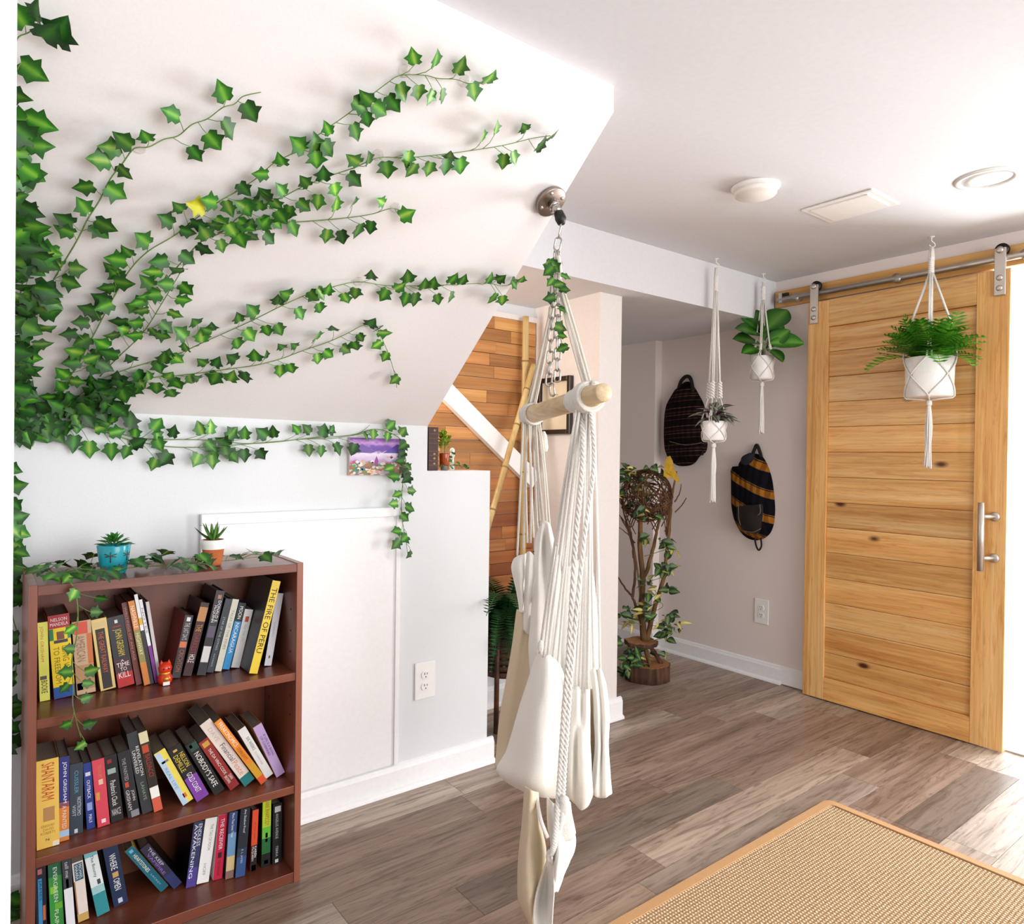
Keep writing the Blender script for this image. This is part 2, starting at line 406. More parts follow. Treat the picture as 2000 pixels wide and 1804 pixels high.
# access panel on the knee wall
ap = thing('access_panel', (.85, Y0, .1), 'plain white access panel with a top trim behind the bookcase', 'access panel')
part('board', MB().box(.525, 1.168, Y0-.012, Y0, .102, .995), M_trim, ap, .002)
part('top_trim', MB().box(.515, 1.180, Y0-.02, Y0, .985, 1.018), M_trim, ap, .003)
part('side_trim', MB().box(1.163, 1.180, Y0-.018, Y0, .102, .985), M_trim, ap, .002)
part('side_trim', MB().box(.515, .530, Y0-.018, Y0, .102, .985), M_trim, ap, .002)

# outlets
def outlet(c, ax, label):
    t = thing('power_outlet', c, label, 'outlet')
    M = Matrix.Translation(c) @ (Matrix.Identity(4) if ax == 'y' else Matrix.Rotation(math.radians(-90), 4, 'Z'))
    inv = Matrix.Translation(-Vector(c))
    def pt(n, mb, mat, bv=0):
        o = obj(n, mb, mat, t, bv); o.matrix_basis = inv @ M
        return o
    pt('plate', MB().box(-.043, .043, -.007, -.0005, -.068, .068), M_white, .004)
    for z in (.021, -.021):
        f = pt('socket', MB().prism([(.0175*math.cos(t_)*1.0, max(-.0135, min(.0135, .0175*math.sin(t_)))+z) for t_ in [i*math.pi/10 for i in range(20)]], 1, -.0105, -.006), M_white, .0008)
        s = MB().box(-.0065, -.0045, -.0112, -.0095, z+.001, z+.009).box(.0045, .0065, -.0112, -.0095, z+.001, z+.008).box(-.002, .002, -.0112, -.0095, z-.009, z-.005)
        so = obj('slots', s, M_dark, f)
    return t
outlet(Vector((1.294, Y0, .377)), 'y', 'white power outlet on the knee wall right of the access panel')
outlet(Vector((XW, 2.159, .368)), 'x', 'white power outlet on the greige wall beside the wooden door')

# ceiling fittings
def disc_light(name, c, r, label, dome):
    t = thing(name, c, label, 'ceiling light')
    if dome:
        part('trim_ring', MB().lathe([(r*1.06, 0), (r*1.06, -.006), (r*.95, -.014), (r*.9, -.014)], c, 40), M_white, t)
        part('diffuser', MB().lathe([(r*.93, -.012), (r*.93, -.026), (r*.88, -.031), (r*.01, -.033)], c, 40), plain('frosted_diffuser', '#f0ece6', .5), t)
    else:
        part('trim_ring', MB().lathe([(r*1.08, 0), (r*1.08, -.004), (r*.92, -.007), (r*.86, -.002), (r*.86, .0)], c, 40, caps=False), M_white, t)
        part('lens', MB().lathe([(r*.86, -.001), (r*.5, -.0035), (r*.01, -.004)], c, 40), plain('lamp_lens', '#f8f6f2', .4), t)
disc_light('ceiling_light', Vector((2.163, 1.42, ZC)), .078, 'round domed ceiling light nearest the sloping soffit', True)
disc_light('ceiling_light', Vector((2.70, .885, ZC)), .088, 'flush round recessed ceiling light at the right edge', False)
v = thing('ceiling_vent', (2.6, 1.303, ZC), 'flat white rectangular ceiling vent cover between the two lights', 'vent')
part('frame', MB().box(2.49, 2.71, 1.17, 1.436, ZC-.006, ZC-.0005), M_white, v, .003)
part('cover', MB().box(2.515, 2.685, 1.195, 1.411, ZC-.010, ZC-.005), M_white, v, .002)

# ------------------------------------------------------------------ rug
rug = thing('sisal_rug', (1.9, .6, 0), 'tan woven sisal rug with a plain tan border', 'rug')
t = NT('sisal_weave'); t.b.inputs['Roughness'].default_value = .95; t.b.inputs['Specular IOR Level'].default_value = .1
mp = t.coords((1, 1, 1)); w1 = t.n('ShaderNodeTexWave', _wave_type='BANDS', _bands_direction='X', Scale=30.0, Distortion=1.2, Detail=2.0); w1.inputs['Detail Scale'].default_value = 3
w2 = t.n('ShaderNodeTexWave', _wave_type='BANDS', _bands_direction='Y', Scale=30.0, Distortion=1.2, Detail=2.0); w2.inputs['Detail Scale'].default_value = 3
t.l(mp, w1.inputs['Vector']); t.l(mp, w2.inputs['Vector'])
mm = t.n('ShaderNodeMath', _operation='MULTIPLY'); t.l(w1.outputs['Fac'], mm.inputs[0]); t.l(w2.outputs['Fac'], mm.inputs[1])
no = t.n('ShaderNodeTexNoise', Scale=300.0, Detail=4.0); t.l(mp, no.inputs['Vector'])
ad = t.n('ShaderNodeMath', _operation='MULTIPLY_ADD'); t.l(no.outputs[0], ad.inputs[0]); ad.inputs[1].default_value = .5; t.l(mm.outputs[0], ad.inputs[2])
t.l(t.ramp(ad.outputs[0], [(.2, '#93714d'), (.4, '#c7a27b'), (.8, '#ead3b3')]), t.b.inputs['Base Color'])
t.bump(ad.outputs[0], .8, .006); M_sisal = t.m
# knots of the weave: small raised pads, one joined surface
kn = MB()
part('weave', MB().box(.42, 2.335, -1.2, 1.205, .001, .009), M_sisal, rug)
M_bind = plain('rug_binding', '#c79a69', .85, bump=.4, bscale=400, var=.06)
def rr(x0, x1, y0, y1, r, n=5):
    out = []
    for cx, cy, s in ((x1-r, y1-r, 0), (x0+r, y1-r, 90), (x0+r, y0+r, 180), (x1-r, y0+r, 270)):
        for i in range(n+1): t_ = math.radians(s+90*i/n); out.append((cx+r*math.cos(t_), cy+r*math.sin(t_)))
    return out
bo, bi = rr(.40, 2.372, -1.22, 1.232, .03), rr(.425, 2.342, -1.195, 1.202, .012)
n = len(bo); bm = MB()
bm.add([(*p, z) for z in (.001, .010) for p in bo]+[(*p, z) for z in (.001, .0115) for p in bi],
       [(i, (i+1) % n, n+(i+1) % n, n+i) for i in range(n)]+[(n+i, n+(i+1) % n, 3*n+(i+1) % n, 3*n+i) for i in range(n)]+[(3*n+i, 3*n+(i+1) % n, 2*n+(i+1) % n, 2*n+i) for i in range(n)])
part('border', bm, M_bind, rug)

# ------------------------------------------------------------------ sliding barn door
DY0, DY1, DZ1 = 1.005, 1.880, 2.005
door = thing('barn_door', (XF, 1.44, .004), 'knotty pine sliding barn door with horizontal boards and steel pull', 'door')
z0d = .006
part('stile', MB().box(XF, XF+.036, DY0, DY0+.121, z0d, DZ1), M_pine_v, door, .002)
part('stile', MB().box(XF, XF+.036, DY1-.108, DY1, z0d, DZ1), M_pine_v, door, .002)
part('rail', MB().box(XF+.001, XF+.036, DY0+.121, DY1-.108, 1.872, DZ1), M_pine_h, door, .0015)
part('rail', MB().box(XF+.001, XF+.036, DY0+.121, DY1-.108, z0d, .117), M_pine_h, door, .0015)
nb = 14; bh = (1.872-.117)/nb
for i in range(nb):
    part('board', MB().box(XF+.012, XF+.030, DY0+.119, DY1-.106, .117+i*bh+.0006, .117+(i+1)*bh-.0006), M_pine_h, door, .003)
pull = MB().tube([(3.288, 1.077, .752), (3.288, 1.077, 1.036)], .0125, 20)
po = part('pull_handle', pull, M_steel, door)
for z in (.805, .978):
    part('standoff', MB().tube([(3.289, 1.077, z), (3.318, 1.060, z), (3.346, 1.045, z)], [.008, .009, .012], 14), M_steel, po)
    part('rose', MB().lathe([(.019, 0), (.019, .008), (.012, .012)], (XF, 1.045, z), 24, M=Matrix.Rotation(math.radians(-90), 4, 'Y')), M_steel, po)
for yy, nm in ((1.845, 'a'), (1.040, 'b')):
    st = part('hanger_strap', MB().box(3.333, XF-.0005, yy-.021, yy+.021, 1.895, 2.092), M_steel, door, .003)
    for z in (1.925, 1.968):
        part('bolt', MB().lathe([(.012, 0), (.012, .004), (.008, .007), (.001, .008)], (3.333, yy, z), 18, M=Matrix.Rotation(math.radians(-90), 4, 'Y')), M_steel, st)
    part('roller', MB().lathe([(.026, -.008), (.026, -.004), (.021, 0), (.026, .004), (.026, .008)], (3.358, yy, 2.088), 26, M=Matrix.Rotation(math.radians(90), 4, 'Y')), M_black, st)
    part('axle_cap', MB().lathe([(.014, 0), (.014, .006), (.009, .010)], (3.333, yy, 2.083), 20, M=Matrix.Rotation(math.radians(-90), 4, 'Y')), M_steel, st)
hb = tag(obj('header_board', MB().box(3.388, 3.4095, .0, 2.094, 2.022, 2.108), wood('pine_header', '#bf8a4c', '#d8a45c', '#e6bd7c', 1, .38, 55, 1.4, knots=.3), None, .002), 'long pine header board above the sliding door', 'header board')
rail = thing('door_rail', (3.36, 1.2, 2.05), 'round steel sliding rail fixed to the pine header board', 'door rail')
part('tube', MB().tube([(3.358, 2.060, 2.052), (3.358, .02, 2.052)], .0145, 18), M_steel, rail)
for yy in (1.955, 1.455, .955, .25):
    part('standoff', MB().tube([(3.345, yy, 2.052), (3.389, yy, 2.052)], .021, 22), M_steel, rail)
sp_ = part('end_stop', MB().box(3.345, 3.372, 2.030, 2.048, 2.035, 2.088), M_steel, rail, .002)
part('stop_pin', MB().tube([(3.358, 2.035, 2.078), (3.358, 2.000, 2.078)], .008, 12), M_black, sp_)

# ------------------------------------------------------------------ bookcase
BX0, BX1, BY0, BY1, BT = .083, .716, 1.885, 2.158, .018
bc = thing('bookcase', ((BX0+BX1)/2, 2.02, 0), 'low cherry brown bookcase with three shelves of paperbacks', 'bookcase')
part('side_panel', MB().box(BX0, BX0+BT, BY0, BY1, .001, .897), M_shelfv, bc, .001)
part('side_panel', MB().box(BX1-BT, BX1, BY0, BY1, .001, .897), M_shelfv, bc, .001)
part('top_panel', MB().box(BX0+BT, BX1-BT, BY0+.001, BY1, .872, .895), M_shelf, bc, .001)
SHZ = (.590, .273, .030)
part('shelf', MB().box(BX0+BT, BX1-BT, BY0+.004, BY1-.004, SHZ[0]-.022, SHZ[0]), M_shelf, bc, .001)
part('shelf', MB().box(BX0+BT, BX1-BT, BY0+.004, BY1-.004, SHZ[1]-.022, SHZ[1]), M_shelf, bc, .001)
part('bottom_panel', MB().box(BX0+BT, BX1-BT, BY0+.002, BY1-.004, .002, SHZ[2]), M_shelf, bc, .001)
part('back_panel', MB().box(BX0+BT, BX1-BT, BY1-.004, BY1, .002, .872), M_shelfb, bc)
for z in (.46, .515, .57, .64, .70, .76):
    for y in (1.93, 2.11):
        part('peg_hole', MB().lathe([(.003, 0), (.003, .0012)], (BX1-BT, y, z), 10, M=Matrix.Rotation(math.radians(-90), 4, 'Y')), M_dark, bc)

# ------------------------------------------------------------------ books
SHELVED = [[], [], []]
def cm(h, rough=.38):
    k = 'print_'+h.strip('#')
    if k not in MATS: plain(k, h, rough, var=.03)
    return MATS[k]
def book(sh, BL, BR, TL, col, label, depth=.13, spine=None, bands=(), titles=(), name='paperback_book', group=None, ymin=1.893):
    zs = SHZ[sh]
    # the lowest corner stands on the shelf: take the spine plane from it
    low = BL
    y = P(*low, 'z', zs).y
    b = P(*BR, 'z', zs).y
    lean_px = TL[0]-BL[0]
    if lean_px > 8: y = P(*BR, 'z', zs).y
    y = max(ymin, min(2.02, y))
    a, c, d = P(*BL, 'y', y), P(*BR, 'y', y), P(*TL, 'y', y)
    hv = Vector((d.x-a.x, 0, d.z-a.z)); h = hv.length; th = math.atan2(hv.x, hv.z)
    ux = Vector((math.cos(th), 0, -math.sin(th)))
    t_ = max(.008, abs((c-a).dot(ux)))
    dep = min(depth, BY1-.006-y)
    z = zs+.0006+(t_*math.sin(th) if th > 0 else 0)
    hd = Vector((math.sin(th), math.cos(th))); ud = Vector((math.cos(th), -math.sin(th)))
    def poly(x): o_ = Vector((x, z)); return [o_, o_+ud*t_, o_+ud*t_+hd*h, o_+hd*h]
    def hit(A1, B1):
        for Q in (A1, B1):
            for i in range(4):
                e_ = Q[(i+1) % 4]-Q[i]; n_ = Vector((-e_.y, e_.x))
                pa_ = [v.dot(n_) for v in A1]; pb_ = [v.dot(n_) for v in B1]
                if max(pa_) <= min(pb_) or max(pb_) <= min(pa_): return False
        return True
    x_ = a.x
    mn = min(v.x for v in poly(x_)); x_ += max(0, BX0+BT+.001-mn)
    for k_ in range(60):
        if any(hit(poly(x_), q_) for q_ in SHELVED[sh]): x_ += .0005
        else: break
    mx = max(v.x for v in poly(x_)); x_ -= max(0, mx-(BX1-BT-.001))
    SHELVED[sh].append(poly(x_))
    M = Matrix.Translation((x_, y, z)) @ Matrix.Rotation(th, 4, 'Y')
    cv = MB()
    k = .0012
    cv.box(0, t_, 0, k, 0, h).box(0, k, k, dep, 0, h).box(t_-k, t_, k, dep, 0, h)
    root = obj(name, cv, cm(col), None); root.matrix_basis = M
    if spine:
        obj('spine', MB().box(.0002, t_-.0002, -.0005, .0004, .0003, h-.0003), cm(spine), root)
    obj('pages', MB().box(k+.0002, t_-k-.0002, k+.0002, dep-.003, .003, h-.0035), M_paper, root)
    for z0, z1, bcol, *xx in bands:
        x0, x1 = xx if xx else (0, 1)
        obj('spine_band', MB().box(max(.0003, x0*t_), min(t_-.0003, x1*t_), -.0008, -.0004, z0*h+.0004, z1*h-.0004), cm(bcol), root)
    for body, z0, z1, tcol, x0, x1, up in titles:
        L, Wd = (z1-z0)*h, (x1-x0)*t_
        me = text_mesh(body, cm(tcol), *((L, Wd) if up else (Wd, L)))
        o = link('title', me, root)
        # text lies in local xy; turn it into the spine plane facing -y, reading downwards when up
        Rm = Matrix.Rotation(math.radians(90), 4, 'X')
        if up: Rm = Rm @ Matrix.Rotation(math.radians(-90), 4, 'Z')
        o.matrix_basis = Matrix.Translation(((x0+x1)/2*t_, -.0011, (z0+z1)/2*h)) @ Rm
    tag(root, label, 'book', group)
    return root
def crop(ox, oy, s): return lambda x, y: (ox+x/s, oy+y/s)
A = crop(30, 1080, 5.82); B = crop(300, 1080, 5.819); Cc = crop(40, 1370, 5.82); D = crop(300, 1350, 6.013); E_ = crop(0, 1600, 6.06); F_ = crop(280, 1550, 5.882)
G1, G2, G3 = 'paperbacks on the top shelf', 'paperbacks on the middle shelf', 'paperbacks on the bottom shelf'
V = lambda s, z0, z1, c, x0=.2, x1=.8: (s, z0, z1, c, x0, x1, True)
Hh = lambda s, z0, z1, c, x0=.12, x1=.88: (s, z0, z1, c, x0, x1, False)
# top shelf
book(0, A(278, 1672), A(395, 1655), A(250, 775), '#c9c22c', 'lime yellow thin paperback at the left end of the top shelf', spine='#e6e667', titles=[V('JOHN GRISHAM', .5, .95, '#e0862c', .15, .55), V('BOOKE', .1, .26, '#2b2b20', .2, .8)], bands=[(.27, .32, '#55554a', .1, .75)], group=G1)
book(0, A(422, 1670), A(665, 1625), A(345, 725), '#9c1a26', 'thick yellow paperback with red top and blue foot, second on the top shelf', spine='#f1d21e', bands=[(.84, 1, '#ad1f33'), (.70, .84, '#1f7a45', 0, .2), (.70, .84, '#2f8a5a', .85, 1), (.0, .14, '#1d4f9e'), (.66, .70, '#3b3b44', .2, .85), (.70, .80, '#7a4a33', .35, .7)], titles=[Hh('NELSON', .925, .965, '#f3e6e0'), Hh('MANDELA', .87, .91, '#f3e6e0', .08, .92), V('LONG WALK', .22, .62, '#8a7a10', .55, .85), V('TO FREEDOM', .18, .62, '#8a7a10', .15, .42)], group=G1)
book(0, A(700, 1610), A(915, 1580), A(640, 780), '#b08f6a', 'faded tan and orange paperback behind the hanging ivy', spine='#c9a987', bands=[(.82, .99, '#d6503c', .1, .8), (.06, .40, '#b48a62'), (.4, .82, '#c9703c', .72, 1), (.06, .16, '#3fae6a', .05, .35)], titles=[V('AMERICAN', .45, .80, '#8a6a5a', .15, .6)], group=G1)
book(0, A(930, 1555), A(1105, 1520), A(815, 745), '#d9b96a', 'cream paperback with a black panel and red spine letters', spine='#e3c77c', bands=[(.02, .86, '#2a241e', .18, .8), (.88, .96, '#d9bf86', .1, .9)], titles=[V('THE GREAT RAILWAY', .24, .82, '#c2573a', .32, .66)], group=G1)
book(0, A(1130, 1535), A(1320, 1500), A(995, 735), '#1c1c22', 'black and red paperback with yellow and white spine letters', spine='#2b2b33', bands=[(0, .20, '#c32a2e'), (.20, .40, '#4a2530'), (.9, .95, '#e8e6e0', .42, .6), (.84, .87, '#8a2a2a', .25, .75)], titles=[V('JOHN GRISHAM', .44, .82, '#d9c232', .22, .74), Hh('A', .355, .385, '#f2ede6', .4, .6), Hh('TIME', .285, .345, '#f2ede6'), Hh('TO', .225, .275, '#f2ede6', .3, .7), Hh('KILL', .13, .21, '#f2ede6', .15, .85)], group=G1)
book(0, A(1355, 1500), A(1420, 1480), A(1185, 565), '#5e2a28', 'tall thin maroon book on the top shelf', spine='#74362f', titles=[V('WRITINGS OF AN AGE', .3, .95, '#b98a80', .3, .7)], group=G1)
book(0, A(1455, 1510), A(1525, 1495), A(1270, 555), '#9a5a1e', 'thin orange and olive paperback leaning beside the maroon book', spine='#d7843a', bands=[(.27, .66, '#8c8a52')], titles=[V('NASHVILLE', .68, .94, '#f4ead8'), V('HIGHWAY', .36, .62, '#e0dcb0')], group=G1)
book(0, A(1532, 1492), A(1572, 1482), A(1345, 475), '#20222a', 'narrow white book with a yellow patch leaning on the top shelf', spine='#e9e9ee', bands=[(.66, .74, '#d9b52c'), (0, .6, '#23242c')], group=G1)
book(0, A(1580, 1482), A(1615, 1472), A(1392, 535), '#17181d', 'narrow black book with white upper and purple lower spine', spine='#e6e6ec', bands=[(0, .45, '#7d2a91')], titles=[V('NOTES', .6, .9, '#8a8a96', .2, .8)], group=G1)
book(0, A(1616, 1470), A(1640, 1460), A(1470, 560), '#e8e0de', 'thinnest white pamphlet at the end of the left row', spine='#cfc3c6', group=G1)
book(0, B(205, 1405), B(300, 1405), B(360, 690), '#6e1b1c', 'dark paperback with maroon cover leaning beside the red ornament', spine='#2c2930', bands=[(.48, .58, '#d9744a', .1, .9), (.9, .97, '#e8e8ea', .3, .75)], titles=[V('THE LAST DAYS', .6, .88, '#c9c4c8', .2, .8), V('CRICHTON', .1, .45, '#b0603c', .25, .8)], group=G1)
book(0, B(330, 1395), B(430, 1390), B(540, 560), '#2a1416', 'dark maroon paperback with a tan block at the top of its spine', spine='#3d1519', bands=[(.74, .94, '#c88a52')], titles=[V('THE', .6, .7, '#c98a3a'), V('DARKEST', .3, .58, '#8f2a26'), V('HOLE', .18, .29, '#efe9e6', .15, .85)], group=G1)
book(0, B(490, 1390), B(590, 1390), B(715, 425), '#15151a', 'black paperback with white author name and a price sticker', spine='#26252c', bands=[(.15, .34, '#dcdad8', .05, .9), (.44, .58, '#5a5068', .1, .9), (.9, .95, '#b87a62', .35, .75)], titles=[V('DONALD E.', .62, .88, '#f2f0ee', .52, .86), V('McQUINN', .62, .82, '#f2f0ee', .14, .46)], group=G1)
book(0, B(600, 1360), B(680, 1360), B(820, 520), '#1b2027', 'slim slate blue paperback with faint white lettering', spine='#2c3540', titles=[V('STAR OF THE GYPSIES', .3, .75, '#aab0b8', .35, .65), V('RICHARDS', .08, .25, '#aab0b8', .35, .6)], group=G1)
book(0, B(695, 1345), B(770, 1345), B(900, 525), '#c9c7b8', 'slim cream paperback next to the blue and black one', spine='#dedccb', titles=[V('TALES OF THE PINES', .3, .85, '#8f9a8a', .3, .7)], group=G1)
book(0, B(780, 1315), B(860, 1320), B(975, 560), '#0f5f96', 'blue paperback with black top and white vertical letters', spine='#2f97d6', bands=[(.72, 1, '#0d0d10')], titles=[V('MOON', .76, .95, '#ffffff', .25, .75), V('NICARAGUA', .24, .70, '#ffffff', .25, .75)], group=G1)
book(0, B(880, 1280), B(975, 1285), B(1040, 615), '#c9c9cc', 'white paperback with a small red emblem on the spine', spine='#eceae8', bands=[(.78, .88, '#c2503c', .3, .72)], titles=[V('NEW YORK CITY', .45, .74, '#b8b8bc', .35, .65)], group=G1)
book(0, B(1080, 1370), B(1175, 1375), B(1350, 310), '#3f3d3c', 'tall grey book with bright yellow spine and black letters', depth=.17, spine='#f0cf3a', titles=[V('THE FIRE OF PERU', .22, .92, '#1c1a14', .18, .82)], group=G1)
book(0, B(1285, 1270), B(1365, 1275), B(1425, 445), '#26262e', 'white thin book leaning at the right end of the top shelf', spine='#ecebf0', bands=[(.1, .14, '#555560', .4, .6)], titles=[V('GARDEN', .4, .6, '#b6b6c0', .35, .6)], group=G1)
# middle shelf
book(1, Cc(175, 1700), Cc(435, 1600), Cc(165, 690), '#caa13c', 'thick yellow paperback with red letters at the left of the middle shelf', spine='#eec55c', bands=[(.30, .46, '#b98a55', .3, .8), (0, .06, '#efe4d0', .7, 1)], titles=[V('SHANTARAM', .54, .96, '#c04a28', .24, .8), Hh('GREGORY', .235, .265, '#b08a40', .2, .8), Hh('DAVID', .195, .225, '#b08a40', .3, .75), Hh('ROBERTS', .155, .185, '#b08a40', .18, .82), Hh('N', .08, .11, '#2a2418', .4, .55)], group=G2)
book(1, Cc(440, 1600), Cc(555, 1570), Cc(440, 640), '#1d2150', 'blue over orange paperback with tall author lettering', spine='#d8843c', bands=[(.46, 1, '#26307f'), (.40, .46, '#8a5060'), (.05, .13, '#a8c6e6')], titles=[V('JOHN GRISHAM', .45, .94, '#f0f0f4', .3, .75), V('A PAINTED', .15, .42, '#f3e2d0', .3, .7)], group=G2)
book(1, Cc(560, 1530), Cc(710, 1500), Cc(560, 720), '#242f3b', 'dark slate paperback with pale blue lettering', spine='#33424f', bands=[(.02, .08, '#d8d8dc', .35, .6)], titles=[V('CUSSLER', .58, .9, '#5fa0bd', .35, .65), V('NOSTROMO', .26, .52, '#c9d2d8', .55, .85), V('VISIT', .26, .42, '#c9d2d8', .2, .45)], group=G2)
book(1, Cc(755, 1460), Cc(850, 1440), Cc(710, 710), '#16235e', 'slim royal blue paperback between the slate and red ones', spine='#223a8c', bands=[(.28, .40, '#93a6d8', .2, .8), (.80, .86, '#d9dcec', .2, .8)], titles=[V('OUTBACK', .46, .74, '#eef0f8', .3, .7), V('MAUI', .1, .22, '#eef0f8', .3, .7)], group=G2)
book(1, Cc(870, 1440), Cc(1010, 1400), Cc(800, 680), '#a62c3c', 'coral red paperback with small yellow figures on its spine', spine='#d8485a', bands=[(.62, .70, '#e3c9a8', .4, .75), (.40, .52, '#d69a4a', .1, .4), (.05, .11, '#f3dfe0', .35, .7)], titles=[V('TREASURE', .72, .92, '#c98a5a', .4, .7)], group=G2)
book(1, Cc(1030, 1385), Cc(1170, 1335), Cc(945, 630), '#101114', 'black paperback with white script title and red badge', spine='#1b1c20', bands=[(.88, .94, '#8f2530', .2, .55), (.72, .80, '#9ab0ac', .15, .8)], titles=[V("Pandora's Clock", .24, .62, '#e8e6e2', .25, .7), Hh('NANCE', .1, .2, '#d0cecb', .15, .85)], group=G2)
book(1, Cc(1225, 1335), Cc(1360, 1285), Cc(1100, 590), '#14151a', 'black paperback with pale vertical author name and red mark', spine='#24252c', bands=[(.46, .54, '#c24a34', .2, .5), (0, .1, '#8a8c92', .3, .95)], titles=[V('JOHN', .24, .4, '#d8d4cc', .55, .85), V('GRISHAM', .12, .42, '#d8d4cc', .15, .45), V('THE PAINTED', .56, .9, '#a8a6a0', .25, .55)], group=G2)
book(1, Cc(1370, 1290), Cc(1490, 1255), Cc(1185, 375), '#202327', 'tall charcoal book with two columns of white letters', spine='#33373c', titles=[V('REVELATION', .46, .82, '#e6e6e4', .56, .86), V('UNVEILED', .5, .78, '#e6e6e4', .16, .46), V('LAHAYE', .16, .38, '#8fa88a', .38, .68)], group=G2)
book(1, Cc(1510, 1265), Cc(1610, 1230), Cc(1325, 365), '#8f7a30', 'tall black book with red title and white and red foot', spine='#2b2320', bands=[(.86, 1, '#d9d2ac'), (.74, .84, '#b9482a', .1, .8), (.17, .31, '#f2efe9'), (0, .17, '#d6604a')], titles=[V('BALDACCI', .44, .72, '#a8322c', .25, .8)], group=G2)
book(1, D(345, 1345), D(465, 1255), D(0, 745), '#3a5a8c', 'yellow and pale blue paperback tilting at the left of the leaning row', spine='#ecd95a', bands=[(0, .98, '#b9cfe6', .02, .5), (.78, .82, '#6a7a9a', .2, .8), (.1, .18, '#e0703c', .4, .7)], titles=[V('REAL LIFE', .3, .7, '#7f9ac0', .15, .4)], group=G2)
book(1, D(510, 1305), D(650, 1205), D(160, 700), '#141318', 'tilting paperback, black above and purple below with yellow letters', spine='#1b1a20', bands=[(0, .44, '#7a3f9e'), (.91, .95, '#cfae5a', .3, .6)], titles=[V('NELSON', .6, .86, '#d9c43a', .56, .9), V('DEMILLE', .56, .86, '#d9c43a', .12, .46), V('GOLD COAST', .14, .5, '#f0ecf2', .3, .7)], group=G2)
book(1, D(720, 1230), D(835, 1150), D(365, 640), '#0d100f', "tilting black paperback with tall white letters", spine='#141817', bands=[(.84, .97, '#1f4a3e', .2, .98), (.9, .96, '#e8e8e4', .25, .5)], titles=[V("NOBODY'S SAFE", .14, .8, '#eceae6', .28, .78)], group=G2)
book(1, D(905, 1170), D(1005, 1085), D(525, 615), '#6e1a1a', 'tilting dark red paperback with a gold seal', spine='#8f2626', bands=[(.87, .96, '#c29a3c', .2, .85)], titles=[V('THE DA VINCI CODE', .3, .82, '#f0e4de', .35, .65), V('DAN', .16, .25, '#f0e4de', .6, .9), V('BROWN', .13, .27, '#f0e4de', .2, .5)], group=G2)
book(1, D(1060, 1125), D(1185, 1045), D(525, 410), '#b9bcb6', 'long tilting pale pink book with teal foot', depth=.15, spine='#ecdcd2', bands=[(0, .13, '#1c7a7c')], titles=[V('Financial', .38, .64, '#3a5068', .3, .75), V('Peace', .16, .36, '#d89a7c', .25, .75), V('DAVE', .7, .9, '#c6bdb8', .3, .65)], group=G2)
book(1, D(1240, 1105), D(1310, 1045), D(685, 380), '#b8651c', 'long tilting orange book with white capital letters', depth=.15, spine='#ec8a26', bands=[(0, .10, '#e0562a'), (.1, .32, '#d6a02a')], titles=[V('FREAKONOMICS', .6, .96, '#fbf0dc', .22, .78), V('STEVEN LEVITT', .38, .57, '#8a4a14', .25, .7)], group=G2)
book(1, D(1320, 1030), D(1405, 965), D(985, 470), '#c6ccc8', 'tilting plain white paperback between orange and lilac books', spine='#f2f2f0', titles=[V('SIX WEEKS', .56, .82, '#6a7078', .4, .75), V('TO A HAPPY HOME', .26, .52, '#b0b0b8', .4, .6)], group=G2)
book(1, D(1450, 1015), D(1545, 945), D(1170, 430), '#c98a52', 'tilting lilac paperback at the right of the leaning row', spine='#c3a6d8', titles=[V('IF LIFE IS A BOWL', .38, .8, '#5a3f7c', .58, .82), V('OF CHERRIES', .42, .8, '#5a3f7c', .22, .46)], group=G2)
# bottom shelf
book(2, E_(430, 1390), E_(560, 1360), E_(410, 575), '#0f1020', 'black paperback with sky blue band at the left end of the bottom shelf', spine='#1a1c2a', bands=[(.1, .82, '#3c8fc4', .25, .62), (.88, .96, '#b86a72', .25, .65), (.2, .42, '#c2694a', .66, .9)], titles=[V('JAMES', .5, .8, '#123a5a', .3, .58)], group=G3)
book(2, E_(600, 1330), E_(760, 1290), E_(565, 545), '#1c5a30', 'leafy green paperback on the bottom shelf', spine='#3c9a44', bands=[(.55, .66, '#8fd03c', .1, .6), (.3, .4, '#6fc23c', .4, .95), (.8, 1, '#256a4a')], titles=[V('EVERGREEN', .42, .94, '#eaf6e0', .35, .65), V('PLAIN', .06, .3, '#eaf6e0', .35, .65)], group=G3)
book(2, E_(785, 1290), E_(890, 1250), E_(725, 480), '#2a2c30', 'paperback with charcoal upper and blank white lower spine', spine='#eceef2', bands=[(.56, 1, '#3b3d44'), (.57, .7, '#c8623c', .3, .6)], titles=[V('tell me', .72, .95, '#d6d6da', .3, .7)], group=G3)
book(2, E_(925, 1225), E_(1055, 1165), E_(840, 450), '#7a5638', 'tan and cream paperback with a teal name label on top', spine='#e9ddd4', bands=[(.9, 1, '#5a4a40'), (.62, .88, '#2b5a72', .15, .9), (0, .12, '#c9a860'), (.12, .62, '#a8703c', 0, .12)], titles=[V('MICHAEL', .64, .86, '#e6ecee', .55, .82), V('SHAARA', .64, .86, '#e6ecee', .22, .48)], group=G3)
book(2, E_(1150, 1155), E_(1295, 1060), E_(985, 400), '#3f8a90', 'white fading to teal paperback with a small black bird', spine='#e6eeee', bands=[(0, .34, '#2f8f96'), (.34, .45, '#9ccbcc'), (.9, 1, '#7fbcc0'), (.46, .54, '#3a4a4c', .55, .8)], titles=[V('The Bounty', .58, .92, '#2f4a50', .35, .65)], group=G3)
